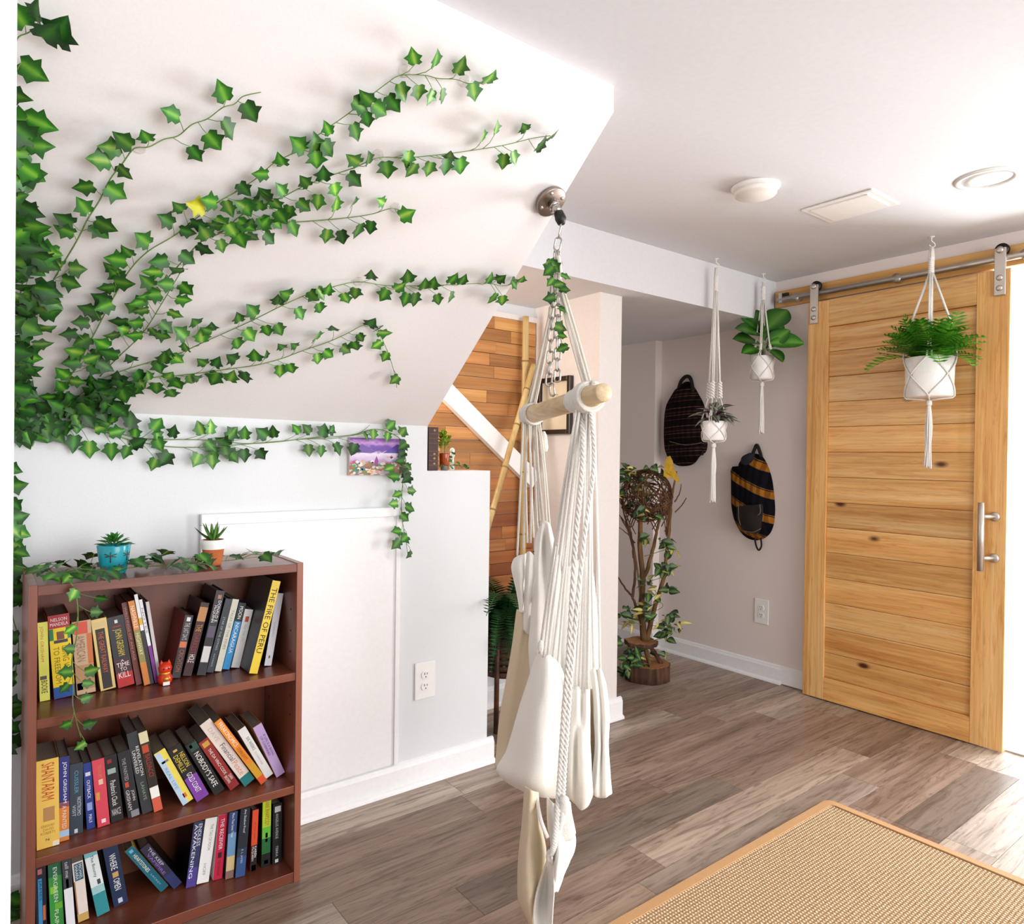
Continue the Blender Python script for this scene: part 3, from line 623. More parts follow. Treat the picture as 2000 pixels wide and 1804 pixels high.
book(2, E_(1350, 1050), E_(1520, 975), E_(1215, 350), '#101a30', 'thick navy paperback with white letters and a gold disc', spine='#1c2c4e', bands=[(.47, .56, '#c9a064', .3, .7), (.04, .12, '#c6ccd8', .35, .65)], titles=[V('WHERE', .6, .86, '#f0f0ee', .28, .72), V('OMEN', .26, .45, '#f0f0ee', .28, .72)], group=G3)
book(2, E_(1905, 865), E_(1985, 775), E_(1475, 385), '#c9a23c', 'teal paperback lying slanted on the bottom shelf', spine='#146478', bands=[(.9, .96, '#6fb0cc', .3, .7)], titles=[V('HEARTSTONES', .45, .85, '#f0ecd8', .3, .7), V('LACKEY', .12, .38, '#8fc0cc', .4, .6)], group=G3)
book(2, F_(350, 1100), F_(445, 1020), (273, 1660), '#15130f', 'dark purple paperback slanted against the teal one', spine='#2a2540', bands=[(0, .3, '#2a3468')], titles=[V('THE KEEP', .5, .92, '#c9c6d2', .55, .85), V('VAMPIRE', .35, .85, '#8f6ac0', .15, .45)], group=G3)
book(2, F_(485, 1090), F_(600, 1060), F_(580, 330), '#14121c', 'navy and violet paperback with crowded white lettering', spine='#2f3560', bands=[(0, .3, '#4f3f8f')], titles=[V('ENDLESS', .62, .96, '#e6e6ee', .55, .9), V('AWAKENING', .14, .96, '#e6e6ee', .15, .5)], group=G3)
book(2, F_(610, 1045), F_(750, 1010), F_(715, 290), '#d8d2ce', 'white paperback with thin grey title on the bottom shelf', spine='#f1efec', titles=[V('THE TAO OF POOH', .5, .9, '#8f8f8c', .5, .75), V('HOFF', .12, .3, '#9a9a98', .35, .6)], group=G3)
book(2, F_(800, 1000), F_(905, 970), F_(865, 250), '#efe6e6', 'crimson paperback with vertical white title on the bottom shelf', spine='#c81f44', bands=[(.33, .42, '#3a1018', .3, .7)], titles=[V('THE RECEIVER', .46, .94, '#f6e6e8', .3, .7), V('TED DEKKER', .06, .3, '#5a0f1e', .35, .6)], group=G3)
book(2, F_(940, 985), F_(1035, 960), F_(990, 215), '#1b2230', 'blue sky over sand coloured paperback on the bottom shelf', spine='#6f9ac0', bands=[(.68, 1, '#2c4a7c'), (.12, .34, '#d6bd8a'), (0, .12, '#8a6a60')], titles=[V('More Than Seven Times', .62, .98, '#f0f2f6', .35, .65)], group=G3)
book(2, F_(1055, 960), F_(1165, 940), F_(1120, 165), '#10141c', 'dark navy paperback, lighter blue towards its foot', spine='#1b2430', bands=[(0, .3, '#34548a'), (.3, .42, '#27384f')], titles=[V('Any Shadow Proof', .64, .98, '#e6e8ec', .35, .65), V('E. L. JAMES', .2, .4, '#c6cede', .35, .6)], group=G3)
book(2, F_(1225, 900), F_(1295, 890), F_(1255, 195), '#8f2018', 'orange red paperback with black foot and bold white name', spine='#e2502c', bands=[(0, .42, '#15120f'), (0, .1, '#3a4a62', .2, .9)], titles=[V('KAREN', .22, .4, '#f6f2ee', .55, .9), V('McQUEEN', .17, .4, '#f6f2ee', .1, .45), V('of the year', .52, .8, '#b83a22', .3, .7)], group=G3)
book(2, F_(1355, 855), F_(1455, 830), F_(1370, 70), '#15301a', 'bright green paperback with red lettering on the bottom shelf', spine='#4fae3a', bands=[(.58, 1, '#b7d62c'), (.42, .58, '#6cc23c'), (0, .2, '#101412'), (.2, .42, '#1f6a34'), (.36, .5, '#eef6e6', .4, .65), (.04, .1, '#e6e6e2', .3, .75)], titles=[V('DARK RHAPSODY', .6, .98, '#b83020', .3, .8)], group=G3)
book(2, F_(1480, 820), F_(1585, 795), F_(1490, 130), '#0c0c0e', 'black paperback with white emblem at the right of the bottom shelf', spine='#121215', bands=[(.86, .96, '#c9c9c6', .2, .85), (.02, .08, '#e0e0de', .3, .65)], titles=[V('ANGELUS AVENUE', .42, .84, '#c0bfbc', .3, .6), V('TERRA', .12, .3, '#d0cfcc', .35, .6)], group=G3)

# red ornament between the books
oc = P(312, 1322, 'z', SHZ[0]+.001); oc.y = 1.99; oc.z = SHZ[0]
orn = thing('red_ornament', oc, 'small glossy red lucky ornament between the leaning books', 'ornament')
M_red = plain('red_lacquer', '#d63a1c', .2); M_gold = plain('gold_paint', '#e0b03c', .3, .6)
part('body', MB().lathe([(.013, .001), (.017, .008), (.018, .018), (.014, .027), (.012, .030), (.015, .036), (.0165, .044), (.014, .052), (.006, .058), (.001, .059)], oc, 24), M_red, orn)
for s in (-1, 1): part('ear', MB().lathe([(.006, 0), (.001, .012)], oc+Vector((.009*s, 0, .052)), 10), M_red, orn)
part('collar', MB().lathe([(.0128, .028), (.0145, .031), (.0128, .034)], oc, 24, caps=False), M_gold, orn)
part('coin', MB().lathe([(.006, 0), (.006, .003)], oc+Vector((0, -.0165, .018)), 16, M=Matrix.Rotation(math.radians(90), 4, 'X')), M_gold, orn)
part('apron', MB().box(-.008, .008, -.0185, -.016, .002, .011, Matrix.Translation(oc)), M_white, orn)
for s in (-1, 1): part('eye', MB().ball(oc+Vector((.006*s, -.0155, .044)), .0022, 8), M_dark, orn)

# ------------------------------------------------------------------ leaves
def ivy_leaf_mesh(mat, seed, name):
    r = random.Random(seed); mb = MB()
    half = [(.20, -.05), (.43, .10), (.34, .28), (.55, .47), (.29, .60), (.15, .80)]
    rib = [(0, .04), (0, .32), (0, .62), (0, 1.0)]
    vs = []; vein = []
    cup = r.uniform(.03, .14); droop = r.uniform(.02, .25)
    def z(x, y): return cup*abs(x)*1.6 - droop*(y-.3)**2*.8 + r.uniform(-.015, .015)
    for x, y in rib: vs.append((x, y, z(x, y)-.02)); vein.append(1.0 if y < .9 else .5)
    for sx in (1, -1):
        for x, y in half:
            x2 = x*sx*r.uniform(.9, 1.1); vs.append((x2, y+r.uniform(-.03, .03), z(x2, y))); vein.append(0.0)
    for sx in (1, -1):      # inner points that carry the pale side veins
        for x, y in ((.22, .17), (.24, .42)): vs.append((x*sx, y, z(x*sx, y)-.005)); vein.append(.35)
    fs = []
    for s_, o, q in ((1, 4, 16), (-1, 10, 18)):
        A_ = [(0, o, q), (o, o+1, q), (q, o+1, o+2), (0, q, 1), (q, o+2, q+1), (1, q, q+1), (q+1, o+2, o+3), (q+1, o+3, o+4), (1, q+1, 2), (q+1, o+4, 2), (2, o+4, o+5), (2, o+5, 3)]
        fs += [f if s_ == 1 else f[::-1] for f in A_]
    mb.add(vs, fs, True); mb.vein = dict(enumerate(vein))
    return mb.mesh(name, mat)
IVY = {k: [ivy_leaf_mesh(mt, i+j*10, 'ivy_leaf') for i in range(5)] for j, (k, mt) in enumerate((('n', M_ivy), ('b', M_ivyl), ('d', M_ivyd), ('y', M_ivyy)))}

def frame(tip, nrm):
    y = tip.normalized(); z = (nrm-y*nrm.dot(y)).normalized(); x = y.cross(z)
    M = Matrix.Identity(4)
    for i in range(3): M[i][0], M[i][1], M[i][2] = x[i], y[i], z[i]
    return M
def spline(pts, n=5):
    out = []
    for i in range(len(pts)-1):
        p0, p1, p2, p3 = pts[max(i-1, 0)], pts[i], pts[i+1], pts[min(i+2, len(pts)-1)]
        for k in range(n):
            t_ = k/n
            out.append(.5*((2*p1)+(p2-p0)*t_+(2*p0-5*p1+4*p2-p3)*t_**2+(3*p1-p0-3*p2+p3)*t_**3))
    return out+[pts[-1]]
NLEAF = [0]
def place_leaf(root, inv, base, tip, nrm, size, kind, r, name='leaf'):
    M = Matrix.Translation(base) @ frame(tip, nrm) @ Matrix.Diagonal((size*r.uniform(.85, 1.1), size, size, 1))
    o = link(name, IVY[kind][r.randrange(5)], root, inv @ M); NLEAF[0] += 1; return o
def vine(stem_px, leaves, label, seed, size=.040, kinds='nnnnbd', off=.012, mapper=on_wall, extra=(), side=None, rad=.0013):
    """stem_px: pixel path on the wall; leaves: pixel centres of the leaves"""
    r = random.Random(seed)
    sp3 = [mapper(x, y, off+r.uniform(-.004, .006)) for x, y in stem_px]
    pts = spline([p for p, n_ in sp3], 5)
    root = thing('ivy_vine', pts[0], label, 'ivy', 'ivy vines on the walls')
    inv = Matrix.Translation(-pts[0])
    mb = MB().tube(pts, [rad*(1.25-.5*i/len(pts)) for i in range(len(pts))], 6)
    for lf in list(leaves)+list(extra):
        x, y = lf[0], lf[1]; kd = lf[2] if len(lf) > 2 else r.choice(kinds)
        c, n_ = mapper(x, y, off+r.uniform(.006, .03))
        q = min(range(len(pts)), key=lambda i: (pts[i]-c).length)
        out = c-pts[q]; out -= n_*out.dot(n_)
        tan = (pts[min(q+1, len(pts)-1)]-pts[max(q-1, 0)]).normalized()
        sz = size*r.uniform(.88, 1.2)
        if out.length < .012: out = (tan.cross(n_)*r.choice((-1, 1))+tan*.5)
        att = pts[max(0, q-2)]
        tip = (out.normalized()+tan*r.uniform(-.5, .5)+Vector((0, 0, -.25))+n_*r.uniform(-.25, .25)).normalized()
        nm = (n_+Vector((r.uniform(-.6, .6), r.uniform(-.35, .35), r.uniform(-.2, .6)))).normalized()
        if abs(nm.dot(tip)) > .9: nm = n_
        base = c-tip*sz*.42
        mid = (att+base)*.5+n_*.006
        mb.tube([att, mid, base+tip*.04*sz], [.0009, .0008, .0007], 5, caps=False)
        place_leaf(root, inv, base, tip, nm, sz, kd, r)
    o = obj('stem', mb, M_stem, root); o.matrix_basis = inv
    return root

V1 = [(105, 545), (150, 470), (170, 430), (195, 390), (215, 350), (240, 318), (262, 290), (290, 287), (320, 272), (348, 265), (375, 243), (405, 232), (435, 210), (458, 203), (475, 188), (510, 180)]
vine(V1, [(335, 222), (382, 299), (416, 275), (445, 252), (435, 180), (488, 218), (195, 312), (218, 288), (242, 275), (285, 267), (242, 335), (225, 375), (165, 365), (163, 403), (128, 430), (128, 450), (195, 450), (205, 440), (150, 525), (137, 552), (98, 492), (105, 515)], 'highest arching ivy vine near the top left of the soffit', 1)
V2 = [(70, 800), (110, 770), (150, 715), (190, 640), (225, 575), (255, 525), (290, 490), (340, 460), (385, 425), (425, 395), (465, 372), (505, 345), (535, 318), (570, 300), (605, 275), (640, 250), (680, 222), (720, 190), (755, 163), (782, 147), (830, 147), (855, 153), (890, 155), (915, 163), (945, 160)]
vine(V2, [(808, 112), (852, 116), (899, 130, 'b'), (925, 178, 'b'), (957, 153), (785, 180, 'b'), (817, 180, 'b'), (841, 189, 'b'), (864, 187, 'b'), (768, 201, 'd'), (741, 213), (717, 192), (703, 206), (717, 233), (694, 257), (640, 252), (640, 290), (617, 311), (584, 283), (615, 280), (549, 313), (510, 340), (477, 369), (410, 393), (385, 403, 'y'), (350, 405), (325, 430, 'd'), (447, 406), (480, 405), (388, 437), (365, 452), (280, 468), (435, 436), (453, 450), (228, 537), (210, 562), (198, 582), (172, 603), (186, 615), (159, 630, 'd'), (135, 651, 'd'), (162, 666), (147, 687), (141, 708, 'd'), (123, 729), (249, 492), (228, 507), (219, 525), (240, 552), (178, 700), (120, 755), (95, 775), (205, 598), (150, 745), (190, 690), (205, 715), (185, 720, 'd')], 'long ivy vine climbing to the soffit edge with a yellow leaf', 2)
V3 = [(330, 540), (365, 500), (395, 470), (430, 455), (465, 425), (500, 405), (545, 388), (590, 365), (640, 345), (690, 328), (740, 308), (790, 308), (850, 303), (905, 296), (965, 287), (1000, 280), (1040, 270), (1075, 265)]
vine(V3, [(970, 250), (943, 268, 'b'), (1025, 250), (1079, 264), (1056, 283), (983, 315, 'b'), (1004, 308, 'b'), (755, 330), (720, 310), (692, 313), (797, 310), (804, 332), (838, 329), (871, 324, 'd'), (899, 323), (878, 306), (631, 340), (596, 355), (692, 350), (654, 370), (621, 394), (593, 401), (549, 371), (517, 380), (507, 395), (540, 399), (516, 384), (564, 414), (549, 423), (516, 436), (492, 462), (525, 465), (432, 480, 'b'), (399, 486), (365, 504), (468, 466), (480, 440), (420, 440), (400, 455), (470, 400, 'b')], 'ivy vine reaching furthest right beside the steel swivel', 3)
V4 = [(425, 455), (455, 445), (500, 437), (550, 435), (600, 432), (650, 428), (695, 423), (730, 417), (765, 407), (790, 415)]
vine(V4, [(657, 399), (692, 395), (745, 394), (794, 418, 'b'), (573, 446), (638, 460, 'b'), (668, 462), (699, 450), (724, 443), (540, 435), (490, 440), (515, 437)], 'short ivy vine with few leaves in the middle of the soffit', 4)
V5 = [(150, 775), (200, 740), (250, 720), (300, 705), (350, 690), (400, 667), (450, 645), (500, 622), (550, 597), (600, 575), (650, 560), (700, 550), (750, 557), (800, 558), (850, 557), (900, 555), (950, 553), (985, 558), (1012, 549)]
vine(V5, [(725, 538, 'd'), (797, 542), (780, 560, 'b'), (750, 575), (792, 584), (810, 584), (829, 556), (846, 554), (885, 545), (904, 547), (855, 584), (880, 579), (956, 544), (977, 544), (963, 582), (981, 586), (1004, 554), (1018, 547), (627, 573), (641, 566), (613, 577), (624, 601), (585, 612), (694, 572, 'b'), (675, 582, 'b'), (559, 575), (543, 587), (493, 608), (466, 621), (521, 645), (545, 643), (487, 654, 'b'), (463, 671), (412, 640), (354, 651), (382, 630), (405, 645), (393, 657), (330, 690), (345, 700), (310, 715), (362, 678), (270, 735, 'd'), (235, 745, 'd'), (255, 700, 'd'), (320, 700)], 'ivy vine running level towards the swing chair chain', 5)
V6 = [(120, 790), (180, 765), (240, 748), (300, 737), (350, 733), (400, 727), (450, 720), (500, 713), (550, 700), (590, 685), (640, 668), (680, 650), (710, 635), (735, 640), (750, 670), (762, 700), (772, 735), (775, 757)]
vine(V6, [(725, 631), (738, 642), (750, 650), (736, 673), (752, 696, 'b'), (771, 741), (620, 657), (650, 642, 'd'), (704, 659), (694, 675), (675, 682, 'b'), (641, 691), (620, 700, 'b'), (575, 675, 'd'), (550, 677, 'd'), (547, 724, 'b'), (568, 719), (519, 694, 'd'), (498, 696), (454, 700), (419, 738), (452, 736, 'b'), (479, 736, 'd'), (423, 708), (396, 708), (372, 740, 'b'), (385, 738), (345, 748), (330, 735), (305, 757), (290, 735), (265, 760), (275, 748), (335, 768), (215, 775, 'd'), (200, 770, 'd'), (230, 735, 'd'), (205, 750, 'd'), (180, 745, 'd'), (250, 765)], 'ivy vine whose tip droops freely from the soffit', 6)
V7 = [(195, 735), (230, 698), (258, 672), (285, 642), (315, 594), (333, 564), (351, 534), (362, 510)]
vine(V7, [(363, 564), (358, 585), (342, 613), (325, 555), (348, 526), (288, 550), (300, 531), (312, 510), (285, 579), (277, 606), (260, 600), (324, 639), (303, 651), (267, 630), (264, 654), (234, 627), (222, 654), (243, 643), (300, 575), (215, 690), (200, 672), (272, 590), (318, 655)], 'short steep ivy vine inside the thick left fan', 7)
def knee(x, y, off=0.0): return P(x, y, 'y', Y0-off), Vector((0, -1, 0))
V9 = [(30, 850), (60, 835), (120, 822), (200, 842), (260, 860), (330, 872), (400, 873), (470, 868), (540, 862), (600, 857), (650, 856), (700, 848), (725, 842)]
vine(V9, [(300, 906, 'b'), (322, 895), (384, 897, 'b'), (414, 900, 'b'), (411, 870), (436, 864), (418, 885), (441, 882), (477, 888, 'd'), (510, 886, 'd'), (246, 882), (217, 880), (174, 876), (144, 865), (270, 865), (310, 867), (603, 878, 'b'), (627, 880), (659, 876, 'd'), (690, 876, 'd'), (57, 855), (84, 849), (455, 890), (110, 850), (70, 830, 'd'), (130, 835, 'd')], 'lower ivy vine crossing the knee wall to the painting', 8, .043, mapper=knee)
V9b = [(60, 815), (120, 815), (180, 826), (240, 848), (300, 858), (360, 858), (420, 860), (480, 866), (540, 863), (600, 856), (660, 852), (700, 846), (722, 830)]
vine(V9b, [(222, 813), (255, 820), (264, 843), (306, 829), (307, 847), (339, 843), (391, 837, 'b'), (411, 834, 'b'), (453, 846), (478, 846), (513, 846), (534, 844), (579, 838), (600, 838), (631, 841, 'd'), (648, 839, 'd'), (198, 834), (228, 843), (160, 815), (175, 800, 'd'), (130, 800, 'd'), (95, 810, 'd'), (140, 790, 'd'), (190, 805), (110, 795), (205, 818), (150, 832)], 'upper ivy vine crossing the knee wall under the soffit', 9, .043, mapper=knee)
V10 = [(690, 850), (730, 838), (762, 845), (785, 862), (792, 900), (786, 950), (784, 1000), (790, 1040), (797, 1085)]
vine(V10, [(764, 830), (787, 842, 'b'), (729, 848, 'b'), (757, 852, 'b'), (788, 870), (769, 930), (785, 887, 'd'), (797, 912), (795, 935), (804, 958), (776, 965, 'b'), (769, 983), (800, 992), (776, 1037), (790, 1051), (774, 1062), (799, 1082), (782, 900, 'd'), (760, 915), (792, 925), (790, 1010), (715, 852)], 'ivy vine hanging down beside the small painting', 10, .040, mapper=knee, off=.02)
# thick ivy column at the left edge
r = random.Random(5)
lv = [(33, 28), (72, 25, 'd'), (95, 65, 'd'), (118, 62, 'd'), (63, 138), (30, 185), (78, 240), (76, 285), (45, 240), (50, 265, 'd'), (35, 300)]
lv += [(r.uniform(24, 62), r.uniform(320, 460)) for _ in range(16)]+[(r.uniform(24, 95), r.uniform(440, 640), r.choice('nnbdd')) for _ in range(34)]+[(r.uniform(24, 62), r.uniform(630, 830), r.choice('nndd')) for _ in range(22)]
lv += [(88, 640, 'b'), (82, 672, 'b'), (95, 610, 'd'), (100, 590)]
vine([(24, 840), (34, 760), (40, 680), (36, 600), (48, 520), (38, 440), (34, 360), (28, 280), (26, 180), (28, 110), (34, 75), (55, 64), (80, 50), (105, 50)], lv, 'thick column of ivy climbing the left edge of the soffit', 12, .050, kinds='nnnbd', off=.02)
# thick root of the fan near the foot of the slope
r = random.Random(6)
lv = [(r.uniform(30, 250), 0, 'd') for _ in range(46)]
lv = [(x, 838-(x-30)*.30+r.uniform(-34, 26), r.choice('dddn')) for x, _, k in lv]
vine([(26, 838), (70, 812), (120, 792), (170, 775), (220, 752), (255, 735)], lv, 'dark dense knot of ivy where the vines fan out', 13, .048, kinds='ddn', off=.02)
# ivy going down beside the bookcase
lv = [(24, 915), (30, 948), (28, 985), (34, 1010), (26, 1035), (38, 1040), (30, 1065), (40, 1080), (24, 1090), (34, 1110), (22, 1130, 'd'), (34, 1145, 'd'), (40, 1165, 'd'), (22, 1175, 'd'), (18, 1245, 'd'), (20, 1290, 'd'), (24, 1375, 'd'), (34, 1385, 'd'), (20, 1420, 'd'), (26, 1450, 'd'), (16, 1465, 'd'), (12, 1325, 'd'), (30, 1760), (24, 1785), (38, 1772), (16, 1800), (34, 1800, 'd')]
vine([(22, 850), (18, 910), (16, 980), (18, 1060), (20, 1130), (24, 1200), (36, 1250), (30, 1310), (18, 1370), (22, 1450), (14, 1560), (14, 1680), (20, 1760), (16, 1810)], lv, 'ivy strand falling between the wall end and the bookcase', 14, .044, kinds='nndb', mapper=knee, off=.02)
# ivy lying on the bookcase and hanging over its front
def shelf_top(x, y, off=0.0): return P(x, y, 'z', .8975+max(0, off-.010)), Vector((0, 0, 1))
r = random.Random(9)
lv = [(r.uniform(65, 300), r.uniform(1098, 1130)) for _ in range(26)]+[(r.uniform(300, 460), r.uniform(1085, 1108)) for _ in range(18)]+[(470, 1085), (495, 1078), (520, 1088), (540, 1080), (325, 1078, 'b'), (178, 1085), (270, 1096)]
vine([(30, 1105), (70, 1112), (130, 1120), (200, 1116), (260, 1108), (320, 1104), (380, 1100), (430, 1096), (480, 1090), (530, 1084)], lv, 'ivy strand lying along the top of the bookcase', 15, .040, kinds='nnd', mapper=shelf_top, off=.016)
def bfront(x, y, off=0.0): return P(x, y, 'y', BY0-.012-max(0, off-.012)*1.0), Vector((0, -1, 0))
vine([(112, 1118), (128, 1128), (145, 1150), (152, 1190), (150, 1240), (140, 1290), (143, 1340), (142, 1372), (147, 1400), (158, 1440)], [(131, 1130, 'b'), (143, 1161, 'b'), (198, 1169), (188, 1195), (137, 1229, 'b'), (135, 1267), (129, 1312), (179, 1309, 'b'), (172, 1334), (126, 1343, 'd'), (169, 1363), (129, 1415), (174, 1413), (158, 1456, 'b')], 'bright ivy strand hanging in front of the left books', 16, .028, mapper=bfront, off=.016)
# clear hooks
for i, (x, y, lab) in enumerate(((272, 287, 'clear adhesive hook holding the highest vine'), (790, 138, 'clear adhesive hook at the bend of the longest vine'), (907, 158, 'clear adhesive hook near the tip of the longest vine'), (738, 302, 'clear adhesive hook above the middle vine'), (772, 405, 'clear adhesive hook at the end of the short vine'), (700, 549, 'clear adhesive hook on the level vine'))):
    c, n_ = on_wall(x, y, .0005)
    M = Matrix.Translation(c) @ n_.to_track_quat('Z', 'Y').to_matrix().to_4x4()
    t_ = thing('wall_hook', c, lab, 'hook', 'clear adhesive hooks on the soffit')
    part('pad', MB().lathe([(.014, 0), (.014, .002), (.011, .003)], (0, 0, 0), 24), M_clear, t_, M=M)
    part('hook', MB().tube([(0, 0, .002), (0, .002, .008), (0, .008, .012), (0, .014, .010)], .0018, 8), M_clear, t_, M=M)

# ------------------------------------------------------------------ small painting and framed picture
pa, pb = P(678, 928, 'y', Y0), P(787, 857, 'y', Y0)
px0, px1, pz0, pz1 = pa.x, pb.x, pa.z, pb.z
pt_ = thing('small_painting', ((px0+px1)/2, Y0, pz0), 'small unframed purple lakeside village painting on the knee wall', 'painting')
t = NT('painted_canvas'); t.b.inputs['Roughness'].default_value = .6
tc = t.coords((1/(px1-px0), 1, 1/(pz1-pz0))); mp = tc.node; mp.inputs['Location'].default_value = (-px0/(px1-px0), 0, -pz0/(pz1-pz0))
sx = t.n('ShaderNodeSeparateXYZ'); t.l(tc, sx.inputs[0])
no = t.n('ShaderNodeTexNoise', Scale=9.0, Detail=4.0); t.l(tc, no.inputs['Vector'])
ad = t.n('ShaderNodeMath', _operation='MULTIPLY_ADD'); t.l(no.outputs[0], ad.inputs[0]); ad.inputs[1].default_value = .25; t.l(sx.outputs['Z'], ad.inputs[2])
sub = t.n('ShaderNodeMath', _operation='SUBTRACT'); t.l(ad.outputs[0], sub.inputs[0]); sub.inputs[1].default_value = .125
c = t.ramp(sub.outputs[0], [(.05, '#3f6a4a'), (.22, '#8a7aa8'), (.40, '#c9b2dc'), (.58, '#e6dcec'), (.66, '#6a4a9e'), (.76, '#7a56b0'), (.86, '#c79ad8'), (.97, '#7a4a9e')])
vo = t.n('ShaderNodeTexVoronoi', Scale=16.0); t.l(tc, vo.inputs['Vector'])
cc = t.ramp(vo.outputs['Color'], [(.15, '#2a7a86'), (.35, '#c86a3a'), (.5, '#3f8a4f'), (.65, '#e6e0d0'), (.8, '#b8506a'), (.95, '#2f5a3a')])
fl = t.ramp(sub.outputs[0], [(.30, (1, 1, 1)), (.42, (0, 0, 0))]); bw = t.n('ShaderNodeRGBToBW'); t.l(fl, bw.inputs[0])
wv = t.n('ShaderNodeMath', _operation='GREATER_THAN'); t.l(vo.outputs['Distance'], wv.inputs[0]); wv.inputs[1].default_value = -.1
t.l(t.mix(bw.outputs[0], c, cc), t.b.inputs['Base Color'])
part('canvas', MB().box(px0, px1, Y0-.016, Y0-.0005, pz0, pz1), plain('canvas_edge', '#cfc4b8', .9), pt_, .001)
part('picture', MB().box(px0+.001, px1-.001, Y0-.0168, Y0-.0158, pz0+.001, pz1-.001), t.m, pt_)
W_, H_ = px1-px0, pz1-pz0
def pp(u, v): return (px0+u*W_, pz0+v*H_)
M2 = lambda *a: MB().prism(list(a), 1, Y0-.0174, Y0-.0166)
part('mountain', M2(pp(.02, .60), pp(.22, .84), pp(.34, .70), pp(.48, .66), pp(.40, .60)), cm('#6b4aa0'), pt_)
part('mountain', M2(pp(.60, .60), pp(.72, .72), pp(.86, .84), pp(.98, .74), pp(.98, .60)), cm('#55399a'), pt_)
part('tree', M2(pp(.45, .28), pp(.44, .38), pp(.475, .52), pp(.51, .38), pp(.50, .28)), cm('#8a3a8c'), pt_)
part('path', M2(pp(.5, .03), pp(.62, .20), pp(.72, .22), pp(.80, .03)), cm('#b9a8c4'), pt_)
rr_ = random.Random(4)
for i in range(26):
    u, v_ = rr_.uniform(.05, .45), rr_.uniform(.06, .38)
    if i > 16: u, v_ = rr_.uniform(.66, .95), rr_.uniform(.22, .5)
    s_ = rr_.uniform(.018, .04)
    part('blossom', M2(pp(u-s_, v_), pp(u, v_-s_*1.3), pp(u+s_, v_), pp(u, v_+s_*1.3)), cm(rr_.choice(['#c9643a', '#2a8a8c', '#e6e2da', '#b8426a', '#3f9a5a', '#e0b04a'])), pt_)
fy0, fy1 = P(1120, 790, 'x', 2.19).y, P(1056, 790, 'x', 2.19).y
fz0, fz1 = P(1120, 847, 'x', 2.19).z, P(1120, 733, 'x', 2.19).z
fr = thing('framed_picture', (2.19, (fy0+fy1)/2, fz0), 'dark framed sepia print on the wall behind the wooden bar', 'picture')
fm = .022; M_fr = plain('dark_frame', '#2c1d1a', .35)
for nm, bx in (('frame_side', (fy0, fy0+fm, fz0, fz1)), ('frame_side', (fy1-fm, fy1, fz0, fz1)), ('frame_rail', (fy0+fm, fy1-fm, fz0, fz0+fm)), ('frame_rail', (fy0+fm, fy1-fm, fz1-fm, fz1))):
    part(nm, MB().box(2.165, 2.1895, *bx), M_fr, fr, .003)
part('print', MB().box(2.182, 2.1885, fy0+fm, fy1-fm, fz0+fm, fz1-fm), plain('sepia_paper', '#e6d8c0', .7, var=.05, bscale=20), fr)
cy, cz = (fy0+fy1)/2, (fz0+fz1)/2
part('boat', MB().prism([(cy-.03, cz-.035), (cy-.022, cz-.05), (cy+.018, cz-.05), (cy+.028, cz-.032)], 0, 2.1812, 2.1822), cm('#4a463c'), fr)
part('sail', MB().prism([(cy+.005, cz-.03), (cy+.005, cz+.04), (cy-.03, cz-.028)], 0, 2.1812, 2.1822), cm('#d8c2a2'), fr)
part('cloud', MB().prism([(cy-.02, cz+.05), (cy+.03, cz+.053), (cy+.03, cz+.056), (cy-.02, cz+.054)], 0, 2.1812, 2.1822), cm('#a8977c'), fr)

# ------------------------------------------------------------------ swivel, chain, swing chair
fc, fn = on_wall(1073, 390, 0.0)
fn = (fn+(RT*.76-UP*.64)*.22).normalized(); fc = fc+fn*.007
MF = Matrix.Translation(fc) @ fn.to_track_quat('Z', 'Y').to_matrix().to_4x4()
sw = thing('ceiling_swivel', fc, 'round steel flange swivel on the soffit carrying the chain', 'swivel hook')
fl_ = part('flange', MB().lathe([(.044, -.006), (.046, .006), (.043, .0075), (.014, .008)], (0, 0, 0), 40), plain('dull_steel', '#9a8f88', .35, 1), sw, M=MF)
for i in range(4):
    a_ = math.radians(45+90*i)
    part('screw', MB().lathe([(.006, 0), (.005, .003), (.001, .004)], (.033*math.cos(a_), .033*math.sin(a_), .0065), 14), M_steel, sw, M=MF)
hp = at(1090, 412, 1.925)
neck = [fc+fn*.004, fc+fn*.03, fc+fn*.045+Vector((0, 0, -.004))]
part('neck', MB().tube(neck, [.014, .0125, .012], 20), M_chain, sw)
part('collar', MB().tube([fc+fn*.018, fc+fn*.027], [.0165, .0165], 20), M_chain, sw)
e0 = neck[-1]
part('joint', MB().tube([e0, e0+fn*.012+Vector((0, 0, -.010)), e0+fn*.016+Vector((0, 0, -.022))], [.013, .016, .010], 16), M_black, sw)
ctop = e0+fn*.016+Vector((0, 0, -.020))
# chain links
def link_mesh(L, Wd, rad):
    pts = []
    for i in range(20):
        a_ = 2*math.pi*i/20
        x, z = Wd/2*math.cos(a_), (L/2-Wd/2)*(1 if math.sin(a_) > 0 else -1)+Wd/2*math.sin(a_)
        pts.append((x, 0, z))
    return MB().tube(pts, rad, 8, closed=True).mesh('chain_link', M_chain)
LK = link_mesh(.036, .017, .0026)
ch = thing('hanging_chain', ctop, 'doubled zinc chain dangling from the soffit swivel', 'chain')
def strand(p0, p1, tw=0):
    n_ = max(1, round((p1-p0).length/.0305)); d = (p1-p0)/n_
    for i in range(n_):
        c = p0+d*(i+.5)
        q = Vector((0, 0, 1)).rotation_difference(-d.normalized()).to_matrix().to_4x4()
        M = Matrix.Translation(c-ctop) @ q @ Matrix.Rotation(math.radians(45+90*(i % 2)+tw), 4, 'Z')
        link('link', LK, ch, M)
c1 = at(1087, 490, (ctop-CC).dot(FW)+.004)
c2 = at(1080, 752, (ctop-CC).dot(FW)+.004)
